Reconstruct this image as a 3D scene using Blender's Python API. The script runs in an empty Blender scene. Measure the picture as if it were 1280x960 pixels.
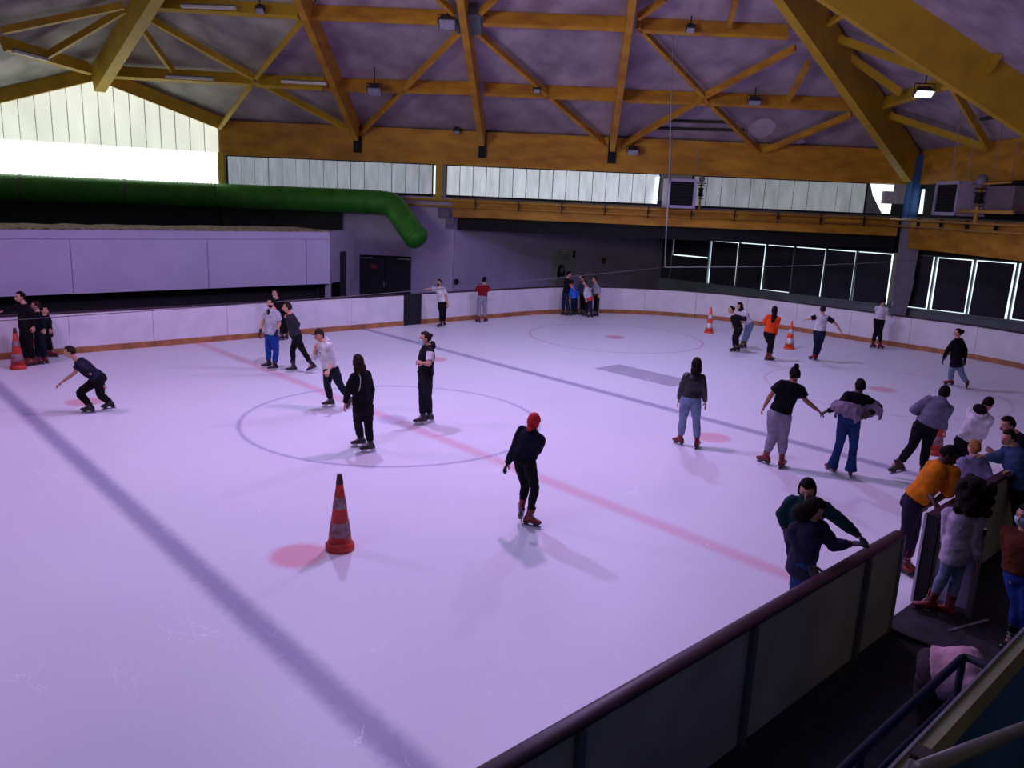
import bpy, bmesh, math, random
from math import sin, cos, pi, radians, sqrt
from mathutils import Vector, Matrix, noise
random.seed(7)
V = Vector
SC = bpy.context.scene
COL = SC.collection

# ------------------------------------------------------------------ camera
F_PX = 1000.29
CAM = V((-9.1806, -13.5472, 4.543))
YAW, PITCH, ROLL = 0.8237, 0.2232, 0.0432
_d = V((cos(YAW)*cos(PITCH), sin(YAW)*cos(PITCH), -sin(PITCH)))
_r0 = V((sin(YAW), -cos(YAW), 0)); _u0 = _r0.cross(_d)
_r = cos(ROLL)*_r0 + sin(ROLL)*_u0
_u = -sin(ROLL)*_r0 + cos(ROLL)*_u0
cd = bpy.data.cameras.new('camera'); cam = bpy.data.objects.new('camera', cd); COL.objects.link(cam)
cd.sensor_width = 36; cd.lens = F_PX/1280*36; cd.clip_start = .05; cd.clip_end = 300
M = Matrix((_r, _u, -_d)).transposed().to_4x4(); M.translation = CAM; cam.matrix_world = M
SC.camera = cam

def ray(x, y): return _d + (x-640)/F_PX*_r - (y-480)/F_PX*_u
def onplane(x, y, n, c):
    """world point seen at photo coordinate x, y on the plane n.X = c"""
    d = ray(x, y); n = V(n); return CAM + d*((c - CAM.dot(n))/d.dot(n))
def onz(x, y, z=0.0): return onplane(x, y, (0, 0, 1), z)
Fh = V((cos(YAW), sin(YAW), 0)); Rh = V((sin(YAW), -cos(YAW), 0))
def UV(u, v, z=0.0): return V((CAM.x, CAM.y, 0)) + Rh*u + Fh*v + V((0, 0, z))   # hall axes (turned from the rink's)
def onv(x, y, v): return onplane(x, y, Fh, CAM.dot(Fh)+v)

# ------------------------------------------------------------------ materials
def lin(c): return tuple(((v/255)/12.92 if v/255 <= .04045 else ((v/255+.055)/1.055)**2.4) for v in c)
MATS = {}
def mat(name, col, rough=.7, var=.12, scale=6.0, bump=0.0, bscale=30.0, metal=0.0, emit=None, estr=0.0, coat=0.0, col2=None, stretch=(1, 1, 1), spec=.5):
    if name in MATS: return MATS[name]
    m = bpy.data.materials.new(name); m.use_nodes = True; nt = m.node_tree; N = nt.nodes; L = nt.links
    b = N['Principled BSDF']; tc = N.new('ShaderNodeTexCoord'); mp = N.new('ShaderNodeMapping')
    mp.inputs['Scale'].default_value = stretch
    L.new(tc.outputs['Object'], mp.inputs[0])
    nz = N.new('ShaderNodeTexNoise'); nz.inputs['Scale'].default_value = scale; nz.inputs['Detail'].default_value = 5
    L.new(mp.outputs[0], nz.inputs[0])
    rp = N.new('ShaderNodeValToRGB'); L.new(nz.outputs[0], rp.inputs[0])
    c2 = col2 if col2 else tuple(v*(1-var*2) for v in col)
    rp.color_ramp.elements[0].position = .32; rp.color_ramp.elements[1].position = .68
    rp.color_ramp.elements[0].color = (*c2, 1); rp.color_ramp.elements[1].color = (*[min(1, v*(1+var*.6)) for v in col], 1)
    L.new(rp.outputs[0], b.inputs['Base Color'])
    b.inputs['Roughness'].default_value = rough; b.inputs['Metallic'].default_value = metal
    b.inputs['Specular IOR Level'].default_value = spec
    if coat: b.inputs['Coat Weight'].default_value = coat
    if bump:
        n2 = N.new('ShaderNodeTexNoise'); n2.inputs['Scale'].default_value = bscale; n2.inputs['Detail'].default_value = 3
        L.new(mp.outputs[0], n2.inputs[0]); bp = N.new('ShaderNodeBump'); bp.inputs['Strength'].default_value = bump; bp.inputs['Distance'].default_value = .02
        L.new(n2.outputs[0], bp.inputs['Height']); L.new(bp.outputs[0], b.inputs['Normal'])
    if emit:
        b.inputs['Emission Strength'].default_value = estr
        mx = N.new('ShaderNodeMix'); mx.data_type = 'RGBA'; mx.inputs[6].default_value = (*[v*.55 for v in emit], 1); mx.inputs[7].default_value = (*emit, 1)
        L.new(nz.outputs[0], mx.inputs[0]); L.new(mx.outputs[2], b.inputs['Emission Color'])
    MATS[name] = m; return m
def cloth(name, rgb, rough=.9, var=.15): return mat('cloth_'+name, lin(rgb), rough, var, 9, .25, 60, spec=.2)

M_YEL = mat('yellow_paint', (.64, .39, .02), .55, .10, 1.3, .05, 20)
M_YEL2 = mat('yellow_paint_violet_lit', (.66, .32, .025), .6, .2, .9, .05, 20, stretch=(1, 1, 3), col2=(.44, .18, .02))  # mottled yellow turned orange: the violet light is put into the colour
M_CEIL = mat('sprayed_insulation', (.46, .37, .46), .95, .16, .9, 1.0, 7, col2=(.27, .21, .28))
M_CEIL2 = mat('insulation_daylit', (.56, .52, .50), .95, .16, .9, 1.0, 7, col2=(.33, .30, .30))  # same insulation, lighter and greyer: light from the gable put into the colour
M_WHITEBOARD = mat('dasher_white', (.74, .70, .72), .45, .05, 2.2, .02, 20)
M_KICK = mat('kick_orange', (.44, .17, .06), .6, .2, 4)
M_CAP = mat('cap_rail_dark', (.055, .018, .03), .45, .2, 5)
M_OUTER = mat('board_outer_beige', (.47, .43, .31), .7, .12, 1.5)
M_POST = mat('post_grey', (.13, .14, .15), .6, .1, 3)
M_WALL = mat('wall_lavender', (.60, .52, .80), .85, .08, .7)
M_WALL2 = mat('wall_white', (.58, .53, .72), .85, .06, .6)
M_DARK = mat('dark_wall', (.035, .042, .038), .9, .2, 1)
M_BLACK = mat('black_paint', (.008, .008, .011), .8, .2, 4)
M_NAVY = mat('door_dark', (.018, .018, .03), .6, .15, 3)
M_FLOOR = mat('rubber_floor', (.022, .018, .024), .8, .35, 8, .1, 60)
M_GREEN = mat('duct_green', (.045, .30, .025), .55, .15, 2)
M_METAL = mat('galvanised', (.45, .45, .48), .4, .1, 8, metal=.8)
M_LAV = mat('housing_lavender', (.45, .40, .60), .5, .08, 3)
M_BLUE = mat('pillar_blue', (.03, .12, .38), .5, .12, 3)
M_ROPE = mat('cable', (.32, .31, .30), .6, .1, 9)
M_SILL = mat('sill_greyblue', (.27, .31, .38), .7, .12, 1.2)
M_BLIND = mat('blackout_sheet', (.055, .05, .09), .75, .25, 1.0)
M_BAND = mat('translucent_panel', (.4, .42, .45), .6, .25, 2.4, emit=(.78, .86, 1.0), estr=.36, stretch=(1.6, 1.6, .35))
M_BAND1 = mat('translucent_panel_bright', (.5, .52, .55), .6, .25, 2.4, emit=(.84, .92, 1.0), estr=.62, stretch=(1.6, 1.6, .35))
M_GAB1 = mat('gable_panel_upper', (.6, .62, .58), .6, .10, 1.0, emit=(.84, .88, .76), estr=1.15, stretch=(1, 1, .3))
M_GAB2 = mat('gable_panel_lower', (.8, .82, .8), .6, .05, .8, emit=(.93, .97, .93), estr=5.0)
M_SKYP = mat('daylight_pane', (.8, .8, .8), .6, .02, .8, emit=(.80, .97, 1.0), estr=1.7)
M_TUBE = mat('tube_light_cover', (.75, .72, .75), .4, .05, 5)
M_LENS = mat('flood_lens', (.42, .40, .55), .25, .1, 5)
M_LENSON = mat('flood_lens_lit', (.9, .9, .9), .3, .02, 5, emit=(.9, .95, 1.0), estr=6)

# ------------------------------------------------------------------ mesh building
class MB:
    def __init__(s): s.v = []; s.f = []; s.m = []
    def add(s, vs, fs, mi=0):
        o = len(s.v); s.v += [V(p) for p in vs]; s.f += [tuple(i+o for i in f) for f in fs]; s.m += [mi]*len(fs)
    def box(s, c, ax, hs, mi=0, taper=1.0):
        X, Y, Z = ax; c = V(c); vs = []
        for k in (-1, 1):
            t = taper if k < 0 else 1
            for (i, j) in ((-1, -1), (1, -1), (1, 1), (-1, 1)): vs.append(c + X*(i*hs[0]*t) + Y*(j*hs[1]*t) + Z*(k*hs[2]))
        s.add(vs, [(3, 2, 1, 0), (4, 5, 6, 7), (0, 1, 5, 4), (1, 2, 6, 5), (2, 3, 7, 6), (3, 0, 4, 7)], mi)
    def abox(s, a, b, mi=0):
        a, b = V(a), V(b); s.box((a+b)/2, (V((1, 0, 0)), V((0, 1, 0)), V((0, 0, 1))), [abs(x)/2 for x in (b-a)], mi)
    def bar(s, a, b, w, h, up=V((0, 0, 1)), mi=0, drop=0.0):
        """rectangular bar from a to b; w across, h along up; drop shifts it along -up"""
        a, b = V(a), V(b); t = (b-a); L = t.length; t = t/L; x = t.cross(up).normalized(); z = x.cross(t).normalized()
        s.box((a+b)/2 - z*drop, (x, t, z), (w/2, L/2, h/2), mi)
    def rings(s, rs, n=12, mi=0, cap=True, power=2.0):
        """rs: list of (center, x-axis vec * rx, y-axis vec * ry)"""
        o = len(s.v)
        for c, X, Y in rs:
            for k in range(n):
                a = 2*pi*k/n; ca, sa = cos(a), sin(a)
                if power != 2.0:
                    ca = math.copysign(abs(ca)**(2/power), ca); sa = math.copysign(abs(sa)**(2/power), sa)
                s.v.append(c + X*ca + Y*sa)
        m = len(rs)
        for i in range(m-1):
            for k in range(n):
                k2 = (k+1) % n; s.f.append((o+i*n+k, o+i*n+k2, o+(i+1)*n+k2, o+(i+1)*n+k)); s.m.append(mi)
        if cap:
            s.f.append(tuple(o+k for k in reversed(range(n)))); s.m.append(mi)
            s.f.append(tuple(o+(m-1)*n+k for k in range(n))); s.m.append(mi)
    def tube(s, pts, rad, n=10, mi=0, ref=None, sub=4, flat=1.0):
        pts = [V(p) for p in pts]; rad = list(rad) if hasattr(rad, '__len__') else [rad]*len(pts)
        P, R = [], []
        if sub > 1 and len(pts) > 2:
            for i in range(len(pts)-1):
                p0 = pts[max(i-1, 0)]; p1 = pts[i]; p2 = pts[i+1]; p3 = pts[min(i+2, len(pts)-1)]
                for k in range(sub):
                    t = k/sub; P.append(.5*((2*p1)+(p2-p0)*t+(2*p0-5*p1+4*p2-p3)*t*t+(3*p1-p0-3*p2+p3)*t**3)); R.append(rad[i]*(1-t)+rad[i+1]*t)
            P.append(pts[-1]); R.append(rad[-1])
        else: P, R = pts, rad
        rs = []; x = None
        for i, p in enumerate(P):
            t = (P[min(i+1, len(P)-1)]-P[max(i-1, 0)]).normalized()
            if x is None:
                rf = V(ref) if ref is not None else (V((0, 0, 1)) if abs(t.z) < .9 else V((1, 0, 0)))
                x = (rf - t*rf.dot(t)).normalized()
            else: x = (x - t*x.dot(t)).normalized()
            y = t.cross(x); rs.append((p, x*R[i], y*R[i]*flat))
        s.rings(rs, n, mi)
    def ball(s, c, r, ax=None, nu=14, nv=9, mi=0):
        c = V(c); r = (r, r, r) if not hasattr(r, '__len__') else r
        X, Y, Z = ax if ax else (V((1, 0, 0)), V((0, 1, 0)), V((0, 0, 1)))
        o = len(s.v)
        for j in range(1, nv):
            th = pi*j/nv
            for k in range(nu):
                a = 2*pi*k/nu; s.v.append(c + X*(r[0]*sin(th)*cos(a)) + Y*(r[1]*sin(th)*sin(a)) + Z*(r[2]*cos(th)))
        s.v.append(c+Z*r[2]); s.v.append(c-Z*r[2]); T, B = len(s.v)-2, len(s.v)-1
        for j in range(nv-2):
            for k in range(nu):
                k2 = (k+1) % nu; s.f.append((o+j*nu+k, o+(j+1)*nu+k, o+(j+1)*nu+k2, o+j*nu+k2)); s.m.append(mi)
        for k in range(nu):
            k2 = (k+1) % nu; s.f.append((T, o+k, o+k2)); s.m.append(mi); s.f.append((B, o+(nv-2)*nu+k2, o+(nv-2)*nu+k)); s.m.append(mi)
    def mesh(s, name, mats, smooth=False, origin=V((0, 0, 0))):
        me = bpy.data.meshes.new(name); me.from_pydata([p-origin for p in s.v], [], s.f)
        for m in (mats if isinstance(mats, (list, tuple)) else [mats]): me.materials.append(m)
        me.polygons.foreach_set('material_index', s.m)
        if smooth: me.polygons.foreach_set('use_smooth', [True]*len(me.polygons))
        me.update(); return me
    def build(s, name, mats, parent=None, smooth=False, **tags):
        """one mesh object; coordinates are world ones, origin at the parent's base or at own bottom centre"""
        if parent is not None: org = wloc(parent)
        else:
            xs = [p.x for p in s.v]; ys = [p.y for p in s.v]; zs = [p.z for p in s.v]
            org = V(((min(xs)+max(xs))/2, (min(ys)+max(ys))/2, min(zs)))
        me = s.mesh(name, mats, smooth, org); o = bpy.data.objects.new(name, me); COL.objects.link(o)
        if parent is None: o.location = org
        else: o.parent = parent
        for k, v in tags.items(): o[k] = v
        return o
def wloc(o):
    p = V(o.location)
    while o.parent: o = o.parent; p = p + V(o.location)
    return p
def thing(name, label, cat, loc, group=None):
    o = bpy.data.objects.new(name, None); COL.objects.link(o); o.location = loc; o.empty_display_size = .2
    o['label'] = label; o['category'] = cat
    if group: o['group'] = group
    return o
X_, Y_, Z_ = V((1, 0, 0)), V((0, 1, 0)), V((0, 0, 1))

# ================================================================== ICE AND FLOOR
XE, YE, RC = 20.65, 10.36, 7.0      # rink half-length end, half width, corner radius
def rink_path(x0, x1):
    """inner face of the dasher boards: far long side from x0, round the end, back along the near side to x1"""
    pts = [V((x0, YE, 0)), V((XE-RC, YE, 0))]
    for k in range(1, 25): a = pi/2*(1-k/24); pts.append(V((XE-RC+RC*cos(a), YE-RC+RC*sin(a), 0)))
    pts.append(V((XE, -YE+RC, 0)))
    for k in range(1, 25): a = -pi/2*k/24; pts.append(V((XE-RC+RC*cos(a), -YE+RC+RC*sin(a), 0)))
    pts.append(V((x1, -YE, 0)))
    return pts
def ice_material():
    m = bpy.data.materials.new('ice'); m.use_nodes = True; nt = m.node_tree; N = nt.nodes; L = nt.links; b = N['Principled BSDF']
    geo = N.new('ShaderNodeNewGeometry'); sep = N.new('ShaderNodeSeparateXYZ'); L.new(geo.outputs['Position'], sep.inputs[0])
    wob = N.new('ShaderNodeTexNoise'); wob.inputs['Scale'].default_value = 9; wob.inputs['Detail'].default_value = 4; L.new(geo.outputs['Position'], wob.inputs[0])
    def mth(op, a, bb=None, c=None):
        n = N.new('ShaderNodeMath'); n.operation = op
        for i, v in enumerate((a, bb, c)):
            if v is None: continue
            if isinstance(v, (int, float)): n.inputs[i].default_value = v
            else: L.new(v, n.inputs[i])
        return n.outputs[0]
    wv = mth('MULTIPLY_ADD', wob.outputs[0], .10, -.05)
    X = sep.outputs[0]; Y = sep.outputs[1]
    def soft(dist, half, edge):      # 1 inside |dist|<half with a soft edge
        n = N.new('ShaderNodeMapRange'); n.interpolation_type = 'SMOOTHSTEP'
        n.inputs[1].default_value = half+edge; n.inputs[2].default_value = half-edge; L.new(dist, n.inputs[0]); return n.outputs[0]
    def vline(x0, half, edge): return soft(mth('ABSOLUTE', mth('ADD', mth('SUBTRACT', X, x0), wv)), half, edge)
    def rad(cx, cy):
        a = mth('SUBTRACT', X, cx); c = mth('SUBTRACT', Y, cy)
        return mth('SQRT', mth('ADD', mth('MULTIPLY', a, a), mth('MULTIPLY', c, c)))
    def mx(base, col, fac, strength):
        n = N.new('ShaderNodeMix'); n.data_type = 'RGBA'; L.new(mth('MULTIPLY', fac, strength), n.inputs[0])
        if isinstance(base, tuple): n.inputs[6].default_value = (*base, 1)
        else: L.new(base, n.inputs[6])
        if isinstance(col, tuple): n.inputs[7].default_value = (*col, 1)
        return n.outputs[2]
    big = N.new('ShaderNodeTexNoise'); big.inputs['Scale'].default_value = .35; big.inputs['Detail'].default_value = 5; L.new(geo.outputs['Position'], big.inputs[0])
    c = mx((.80, .80, .80), (.68, .69, .72), big.outputs[0], .9)
    c = mx(c, (.19, .18, .33), vline(-5.80, .15, .11), .72)
    c = mx(c, (.19, .18, .33), vline(5.80, .14, .09), .66)
    c = mx(c, (.70, .12, .20), vline(0, .14, .11), .38)
    def ring(cx, cy, col, st): return mx(c, col, soft(mth('ABSOLUTE', mth('ADD', mth('SUBTRACT', rad(cx, cy), 3.06), mth('MULTIPLY', wv, .6))), .035, .05), st)
    c = ring(0, 0, (.20, .20, .40), .62)
    c = ring(12.7, 4.76, (.50, .12, .20), .5); c = ring(12.7, -4.76, (.50, .12, .20), .32)
    for (dx, dy, st) in ((12.7, 4.76, .55), (12.7, -4.76, .5), (-4.65, -4.76, .55), (-4.65, 4.76, .5), (4.65, -4.76, .45), (4.65, 4.76, .5)):
        c = mx(c, (.72, .10, .14), soft(mth('ADD', rad(dx, dy), wv), .36, .09), st)
    c = mx(c, (.20, .20, .42), soft(mth('ADD', rad(0, 0), mth('MULTIPLY', wv, 2)), .34, .12), .38)
    # worn grey rectangle
    rx = soft(mth('ABSOLUTE', mth('SUBTRACT', X, 8.38)), .56, .02); ry = soft(mth('ABSOLUTE', mth('SUBTRACT', Y, .02)), 1.37, .02)
    c = mx(c, (.22, .20, .27), mth('MULTIPLY', rx, ry), .62)
    # skate scratches: thin pale lines from distorted voronoi edges, in patches
    def scratches(base, scl, st, seed, patchscale):
        mp = N.new('ShaderNodeMapping'); mp.inputs['Scale'].default_value = (scl, scl*.45, 1); mp.inputs['Rotation'].default_value = (0, 0, seed); mp.inputs['Location'].default_value = (seed, seed*3, 0)
        L.new(geo.outputs['Position'], mp.inputs[0])
        nz = N.new('ShaderNodeTexNoise'); nz.inputs['Scale'].default_value = 1.3; nz.inputs['Detail'].default_value = 3; L.new(mp.outputs[0], nz.inputs[0])
        ad = N.new('ShaderNodeVectorMath'); ad.operation = 'ADD'; L.new(mp.outputs[0], ad.inputs[0]); L.new(nz.outputs[1], ad.inputs[1])
        vo = N.new('ShaderNodeTexVoronoi'); vo.feature = 'DISTANCE_TO_EDGE'; vo.inputs['Scale'].default_value = 1.0; L.new(ad.outputs[0], vo.inputs[0])
        ln = soft(vo.outputs[0], .006, .006)
        pn = N.new('ShaderNodeTexNoise'); pn.inputs['Scale'].default_value = patchscale; pn.inputs['Detail'].default_value = 4; L.new(mp.outputs[0], pn.inputs[0])
        mr = N.new('ShaderNodeMapRange'); mr.inputs[1].default_value = .54; mr.inputs[2].default_value = .66; L.new(pn.outputs[0], mr.inputs[0])
        return mx(base, (1, 1, 1), mth('MULTIPLY', ln, mr.outputs[0]), st)
    c = scratches(c, 2.2, .55, .7, .5); c = scratches(c, 3.7, .45, 2.1, .4)
    L.new(c, b.inputs['Base Color'])
    b.inputs['Roughness'].default_value = .42; b.inputs['Specular IOR Level'].default_value = .28
    fn = N.new('ShaderNodeTexNoise'); fn.inputs['Scale'].default_value = 14; fn.inputs['Detail'].default_value = 6; L.new(geo.outputs['Position'], fn.inputs[0])
    bp = N.new('ShaderNodeBump'); bp.inputs['Strength'].default_value = .25; bp.inputs['Distance'].default_value = .01; L.new(fn.outputs[0], bp.inputs['Height']); L.new(bp.outputs[0], b.inputs['Normal'])
    return m
rp = rink_path(-16, -16)
mb = MB(); n = len(rp); mb.add([p for p in rp]+[p-Z_*.05 for p in rp], [tuple(range(n-1, -1, -1)), tuple(range(n, 2*n))]+[(i, (i+1) % n, n+(i+1) % n, n+i) for i in range(n)])
o = mb.build('floor_ice', ice_material(), kind='structure')
mb = MB(); mb.abox((-22, -22, -.2), (36, 34, -.051)); mb.build('floor', M_FLOOR, kind='structure')

# ================================================================== DASHER BOARDS
class Path:
    def __init__(s, pts):
        s.p = pts; s.L = [0]
        for a, b in zip(pts, pts[1:]): s.L.append(s.L[-1]+(b-a).length)
    def at(s, d):
        d = max(0, min(d, s.L[-1])); i = max(j for j in range(len(s.L)) if s.L[j] <= d+1e-9); i = min(i, len(s.p)-2)
        t = (d-s.L[i])/(s.L[i+1]-s.L[i]); T = (s.p[i+1]-s.p[i]).normalized(); return s.p[i].lerp(s.p[i+1], t), T
def strip(path, d0, d1, z0, z1, o0, o1, mb=None, step=.6, mi=0):
    """closed strip following the path between arc lengths, offsets o0 (inner) to o1 (outer)"""
    mb = mb or MB(); n = max(1, math.ceil((d1-d0)/step)); rs = []
    ds = sorted(set([d0, d1]+[l for l in path.L if d0 < l < d1]))
    o = len(mb.v)
    for i, d in enumerate(ds):
        p, T = path.at(d-1e-6 if i == len(ds)-1 else d+1e-6)
        if 0 < i < len(ds)-1: T = (path.at(d-.02)[1]+path.at(d+.02)[1]).normalized()
        nrm = V((-T.y, T.x, 0))      # outward (travelling clockwise)
        mb.v += [p+nrm*o0+Z_*z0, p+nrm*o1+Z_*z0, p+nrm*o1+Z_*z1, p+nrm*o0+Z_*z1]
    for i in range(len(ds)-1):
        a = o+4*i; b = a+4
        for k in range(4): mb.f.append((a+k, a+(k+1) % 4, b+(k+1) % 4, b+k)); mb.m.append(mi)
    mb.f.append((o, o+3, o+2, o+1)); mb.m.append(mi); e = o+4*(len(ds)-1); mb.f.append((e, e+1, e+2, e+3)); mb.m.append(mi)
    return mb
pth = Path(rink_path(-14.5, .62))
boards = thing('rink_boards', 'white dasher boards with orange kick strip round the far side of the ice', 'boards', (XE, 0, 0))
GX0, GX1 = onz(488, 403).x, onz(513, 402).x        # dark gate in the far side
d = 0; brk = [GX0+14.5, GX1+14.5]; cuts = [0]; 
while cuts[-1] < pth.L[-1]-.4:
    nx = cuts[-1]+2.2
    for b_ in brk:
        if cuts[-1] < b_-.05 and nx > b_-.5 and cuts[-1] < b_ < nx+.3: nx = b_; break
    cuts.append(min(nx, pth.L[-1]))
for a, b in zip(cuts, cuts[1:]):
    if abs(a-brk[0]) < .01:
        strip(pth, a+.005, b-.005, .0, 1.12, -.01, .07).build('board_gate', M_BLACK, boards, label='dark closed gate in the white boards'); continue
    strip(pth, a+.005, b-.005, .02, 1.10, 0, .07).build('board_panel', M_WHITEBOARD, boards)
    strip(pth, a+.004, b-.004, .0, .17, -.02, 0).build('kick_strip', M_KICK, boards)
for a, b in ((0, brk[0]), (brk[1], pth.L[-1])):
    strip(pth, a, b, 1.10, 1.145, -.015, .10).build('cap_rail', M_CAP, boards)
near = Path([V((-0.30, -YE, 0)), V((-9.0, -YE, 0))])
nb = thing('rink_boards', 'beige outer side of the near dasher boards with dark red top rail', 'boards', (-4, -YE, 0))
cuts = [0, .88, 3.08, 5.25, 7.4, 8.7]
for a, b in zip(cuts, cuts[1:]):
    m_ = MB(); strip(near, a+.004, b-.004, 0, 1.10, 0, .03, m_, mi=0); strip(near, a+.004, b-.004, -.05, 1.09, .031, .075, m_, mi=1)
    m_.build('board_panel', [M_WHITEBOARD, M_OUTER], nb)
for c_ in cuts[1:-1]: strip(near, c_-.035, c_+.035, -.05, 1.10, .076, .125).build('board_post', M_POST, nb)
m_ = MB(); m_.tube([V((-9, -YE-.04, 1.13)), V((-.3, -YE-.04, 1.13))], .075, 14, flat=.55, ref=(0, 1, 0)); m_.build('cap_rail', M_CAP, nb, smooth=True)
m_ = MB(); m_.abox((-.3, -YE-.1, -.05), (-.255, -YE+.02, 1.12)); m_.build('end_post', M_METAL, nb)
# outer skin and gate on the other side of the opening
ob = thing('board_end_post', 'dark upright end post of the boards beside the open gate', 'post', (.66, -YE, 0))
m_ = MB(); m_.abox((.60, -YE-.13, -.05), (.66, -YE+.03, 1.14)); m_.build('post', M_BLACK, ob)
m_ = MB(); m_.abox((.585, -YE+.005, 0), (.60, -YE+.035, 1.13)); m_.build('edge_strip', M_METAL, ob)
gt = thing('rink_gate', 'open white rink gate swung outwards with metal latch beside the dark end post', 'gate', (.71, -YE-.15, 0))
m_ = MB(); m_.abox((.70, -YE-.55, .05), (.73, -YE-.16, 1.05)); m_.build('gate_panel', M_LAV, gt)
m_ = MB()
m_.abox((.68, -YE-.60, .0), (.75, -YE-.55, 1.12)); m_.abox((.69, -YE-.17, .0), (.74, -YE-.14, 1.10)); m_.abox((.68, -YE-.60, 1.05), (.75, -YE-.14, 1.11)); m_.abox((.69, -YE-.56, .04), (.74, -YE-.15, .1)); m_.build('gate_frame', M_METAL, gt)
m_ = MB(); m_.abox((.665, -YE-.52, .82), (.70, -YE-.20, .87)); m_.abox((.665, -YE-.24, .66), (.69, -YE-.20, .85)); m_.tube([V((.68, -YE-.5, .84)), V((.64, -YE-.5, .84)), V((.64, -YE-.4, .84))], .012, 8); m_.build('latch', M_BLACK, gt)
cut2 = [cuts_ for cuts_ in (.67, 2.9, 5.1, 7.3, 9.5, 11.7, 13.6)]
m_ = MB(); m_.abox((-.29, -YE-1.9, -.05), (.59, -YE-.0, -.005)); m_.build('floor_threshold', M_FLOOR, kind='structure')
m_ = MB(); m_.bar(V((.2, -YE-.55, .001)), V((.85, -YE-.75, .001)), .035, .012); tg = m_.build('threshold_strip', M_METAL, label='thin metal strip lying across the dark floor at the open gate', category='strip')
for a, b in zip(cut2, cut2[1:]):
    m_ = MB(); m_.abox((a+.004, -YE-.11, -.05), (b-.004, -YE-.072, 1.09)); m_.build('outer_panel', M_OUTER, boards)


# ================================================================== CONES
def cone(name, base, H, label, worn, grp='traffic cones on the ice', tilt=0):
    t = thing(name, label, 'cone', base, grp)
    r0, r1 = .155*H, .028*H
    MO = mat('cone_red_worn', (.56, .035, .02), .5, .2, 4) if worn else mat('cone_orange', (.80, .085, .02), .5, .15, 4); MW = mat('cone_band_white', (.70, .66, .66), .55, .3, 12); MWo = mat('cone_band_worn', (.26, .17, .19), .6, .45, 16, col2=(.20, .05, .05)); MT = mat('cone_tip_dark', (.05, .012, .012), .6, .2, 6)
    zb = .07*H
    def frus(za, zb_, extra, nm, m):
        mb = MB(); k = 28; rr = lambda z: r0+(r1-r0)*((z-zb)/(H-zb))+extra
        za_, zc = za*H, zb_*H
        mb.rings([(V(base)+Z_*z, X_*rr(z), Y_*rr(z)) for z in (za_, za_*.66+zc*.34, za_*.34+zc*.66, zc)], k); return mb.build(nm, m, t, True)
    frus(.07, 1.0, 0, 'cone_body', MO)
    frus(.20, .38, .004, 'reflective_band', MWo if worn else MW); frus(.56, .71, .004, 'reflective_band', MWo if worn else MW)
    if worn: frus(.88, 1.005, .004, 'cone_tip', MT)
    mb = MB(); B = V(base); kb = .90 if worn else 1
    mb.rings([(B+Z_*0.0, X_*.20*H*kb, Y_*.20*H*kb), (B+Z_*.03*H, X_*.205*H*kb, Y_*.205*H*kb), (B+Z_*.05*H, X_*.185*H, Y_*.185*H), (B+Z_*.075*H, X_*.16*H, Y_*.16*H), (B+Z_*.10*H, X_*.15*H, Y_*.15*H)], 8 if not worn else 26)
    if worn:
        for v_ in mb.v: a = math.atan2(v_.y-B.y, v_.x-B.x); v_.z += .012*H*(1+sin(3*a+1)) if v_.z > B.z+.01 else 0
    mb.build('cone_base', MO, t, worn)
cone('traffic_cone', onz(425, 686), 1.03, 'large worn orange traffic cone with dark tip, nearest on the open ice', True)
cone('traffic_cone', onz(886, 416), .98, 'orange and white traffic cone by the far boards left of the girl in black', False)
cone('traffic_cone', onz(986, 436), .98, 'orange and white traffic cone between the girl in orange and the boy with spread arms', False)
cone('traffic_cone', onz(23, 461), 1.02, 'faded orange traffic cone in front of the dark clothed group at left', True)
cone('traffic_cone', onz(43, 449.5), 1.0, 'red brown traffic cone hidden behind the legs of the dark group', True)
cone('traffic_cone', onz(1167, 567), 1.05, 'orange traffic cone half hidden behind the skater in grey hoodie', True)

# ================================================================== HALL WALLS
V1 = 36.5
def wallbar(a, b, z0, z1, th, name, m, parent=None, **k):
    a, b = V((a.x, a.y, 0)), V((b.x, b.y, 0)); mb = MB(); mb.bar(a+Z_*(z0+z1)/2, b+Z_*(z0+z1)/2, th, z1-z0); return mb.build(name, m, parent, **k)
ZE = 7.47; ZB = 6.03                      # roof eave and underside of the eave beam
UP, UK = -13.2, 17.34                     # corner post and pillar positions along the wall
TH = radians(23); gd = -cos(TH)*Rh - sin(TH)*Fh       # direction of the gable wall, going left
E0 = UV(UP, V1); Ktop = UV(UK, V1)
gn = V((gd.y, -gd.x, 0)); GC = gn.dot(E0)
def ong(x, y): return onplane(x, y, gn, GC)
toroom = (gn if gn.dot(V((CAM.x, CAM.y, 0))-E0) > 0 else -gn)
# lower wall behind the far boards
wallbar(UV(UP-.2, V1+.15), UV(-2.9, V1+.15), -.2, 4.66, .3, 'wall_back', M_WALL, kind='structure')
wallbar(E0-toroom*.15, E0+gd*26-toroom*.15, -.2, 4.66, .3, 'wall_gable', M_DARK, kind='structure')
xd = onv(427, 270, V1-.2).dot(Rh)-CAM.dot(Rh)
wallbar(UV(UP, V1-.12), UV(xd, V1-.12), 3.0, 4.66, .2, 'wall_dark_panel', M_DARK, kind='structure')
CB = V((28.75, 15.25, 0))
wallbar(UV(-2.9, V1+.1), CB, -.2, 5.0, .25, 'wall_recess', M_WALL, kind='structure')
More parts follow.
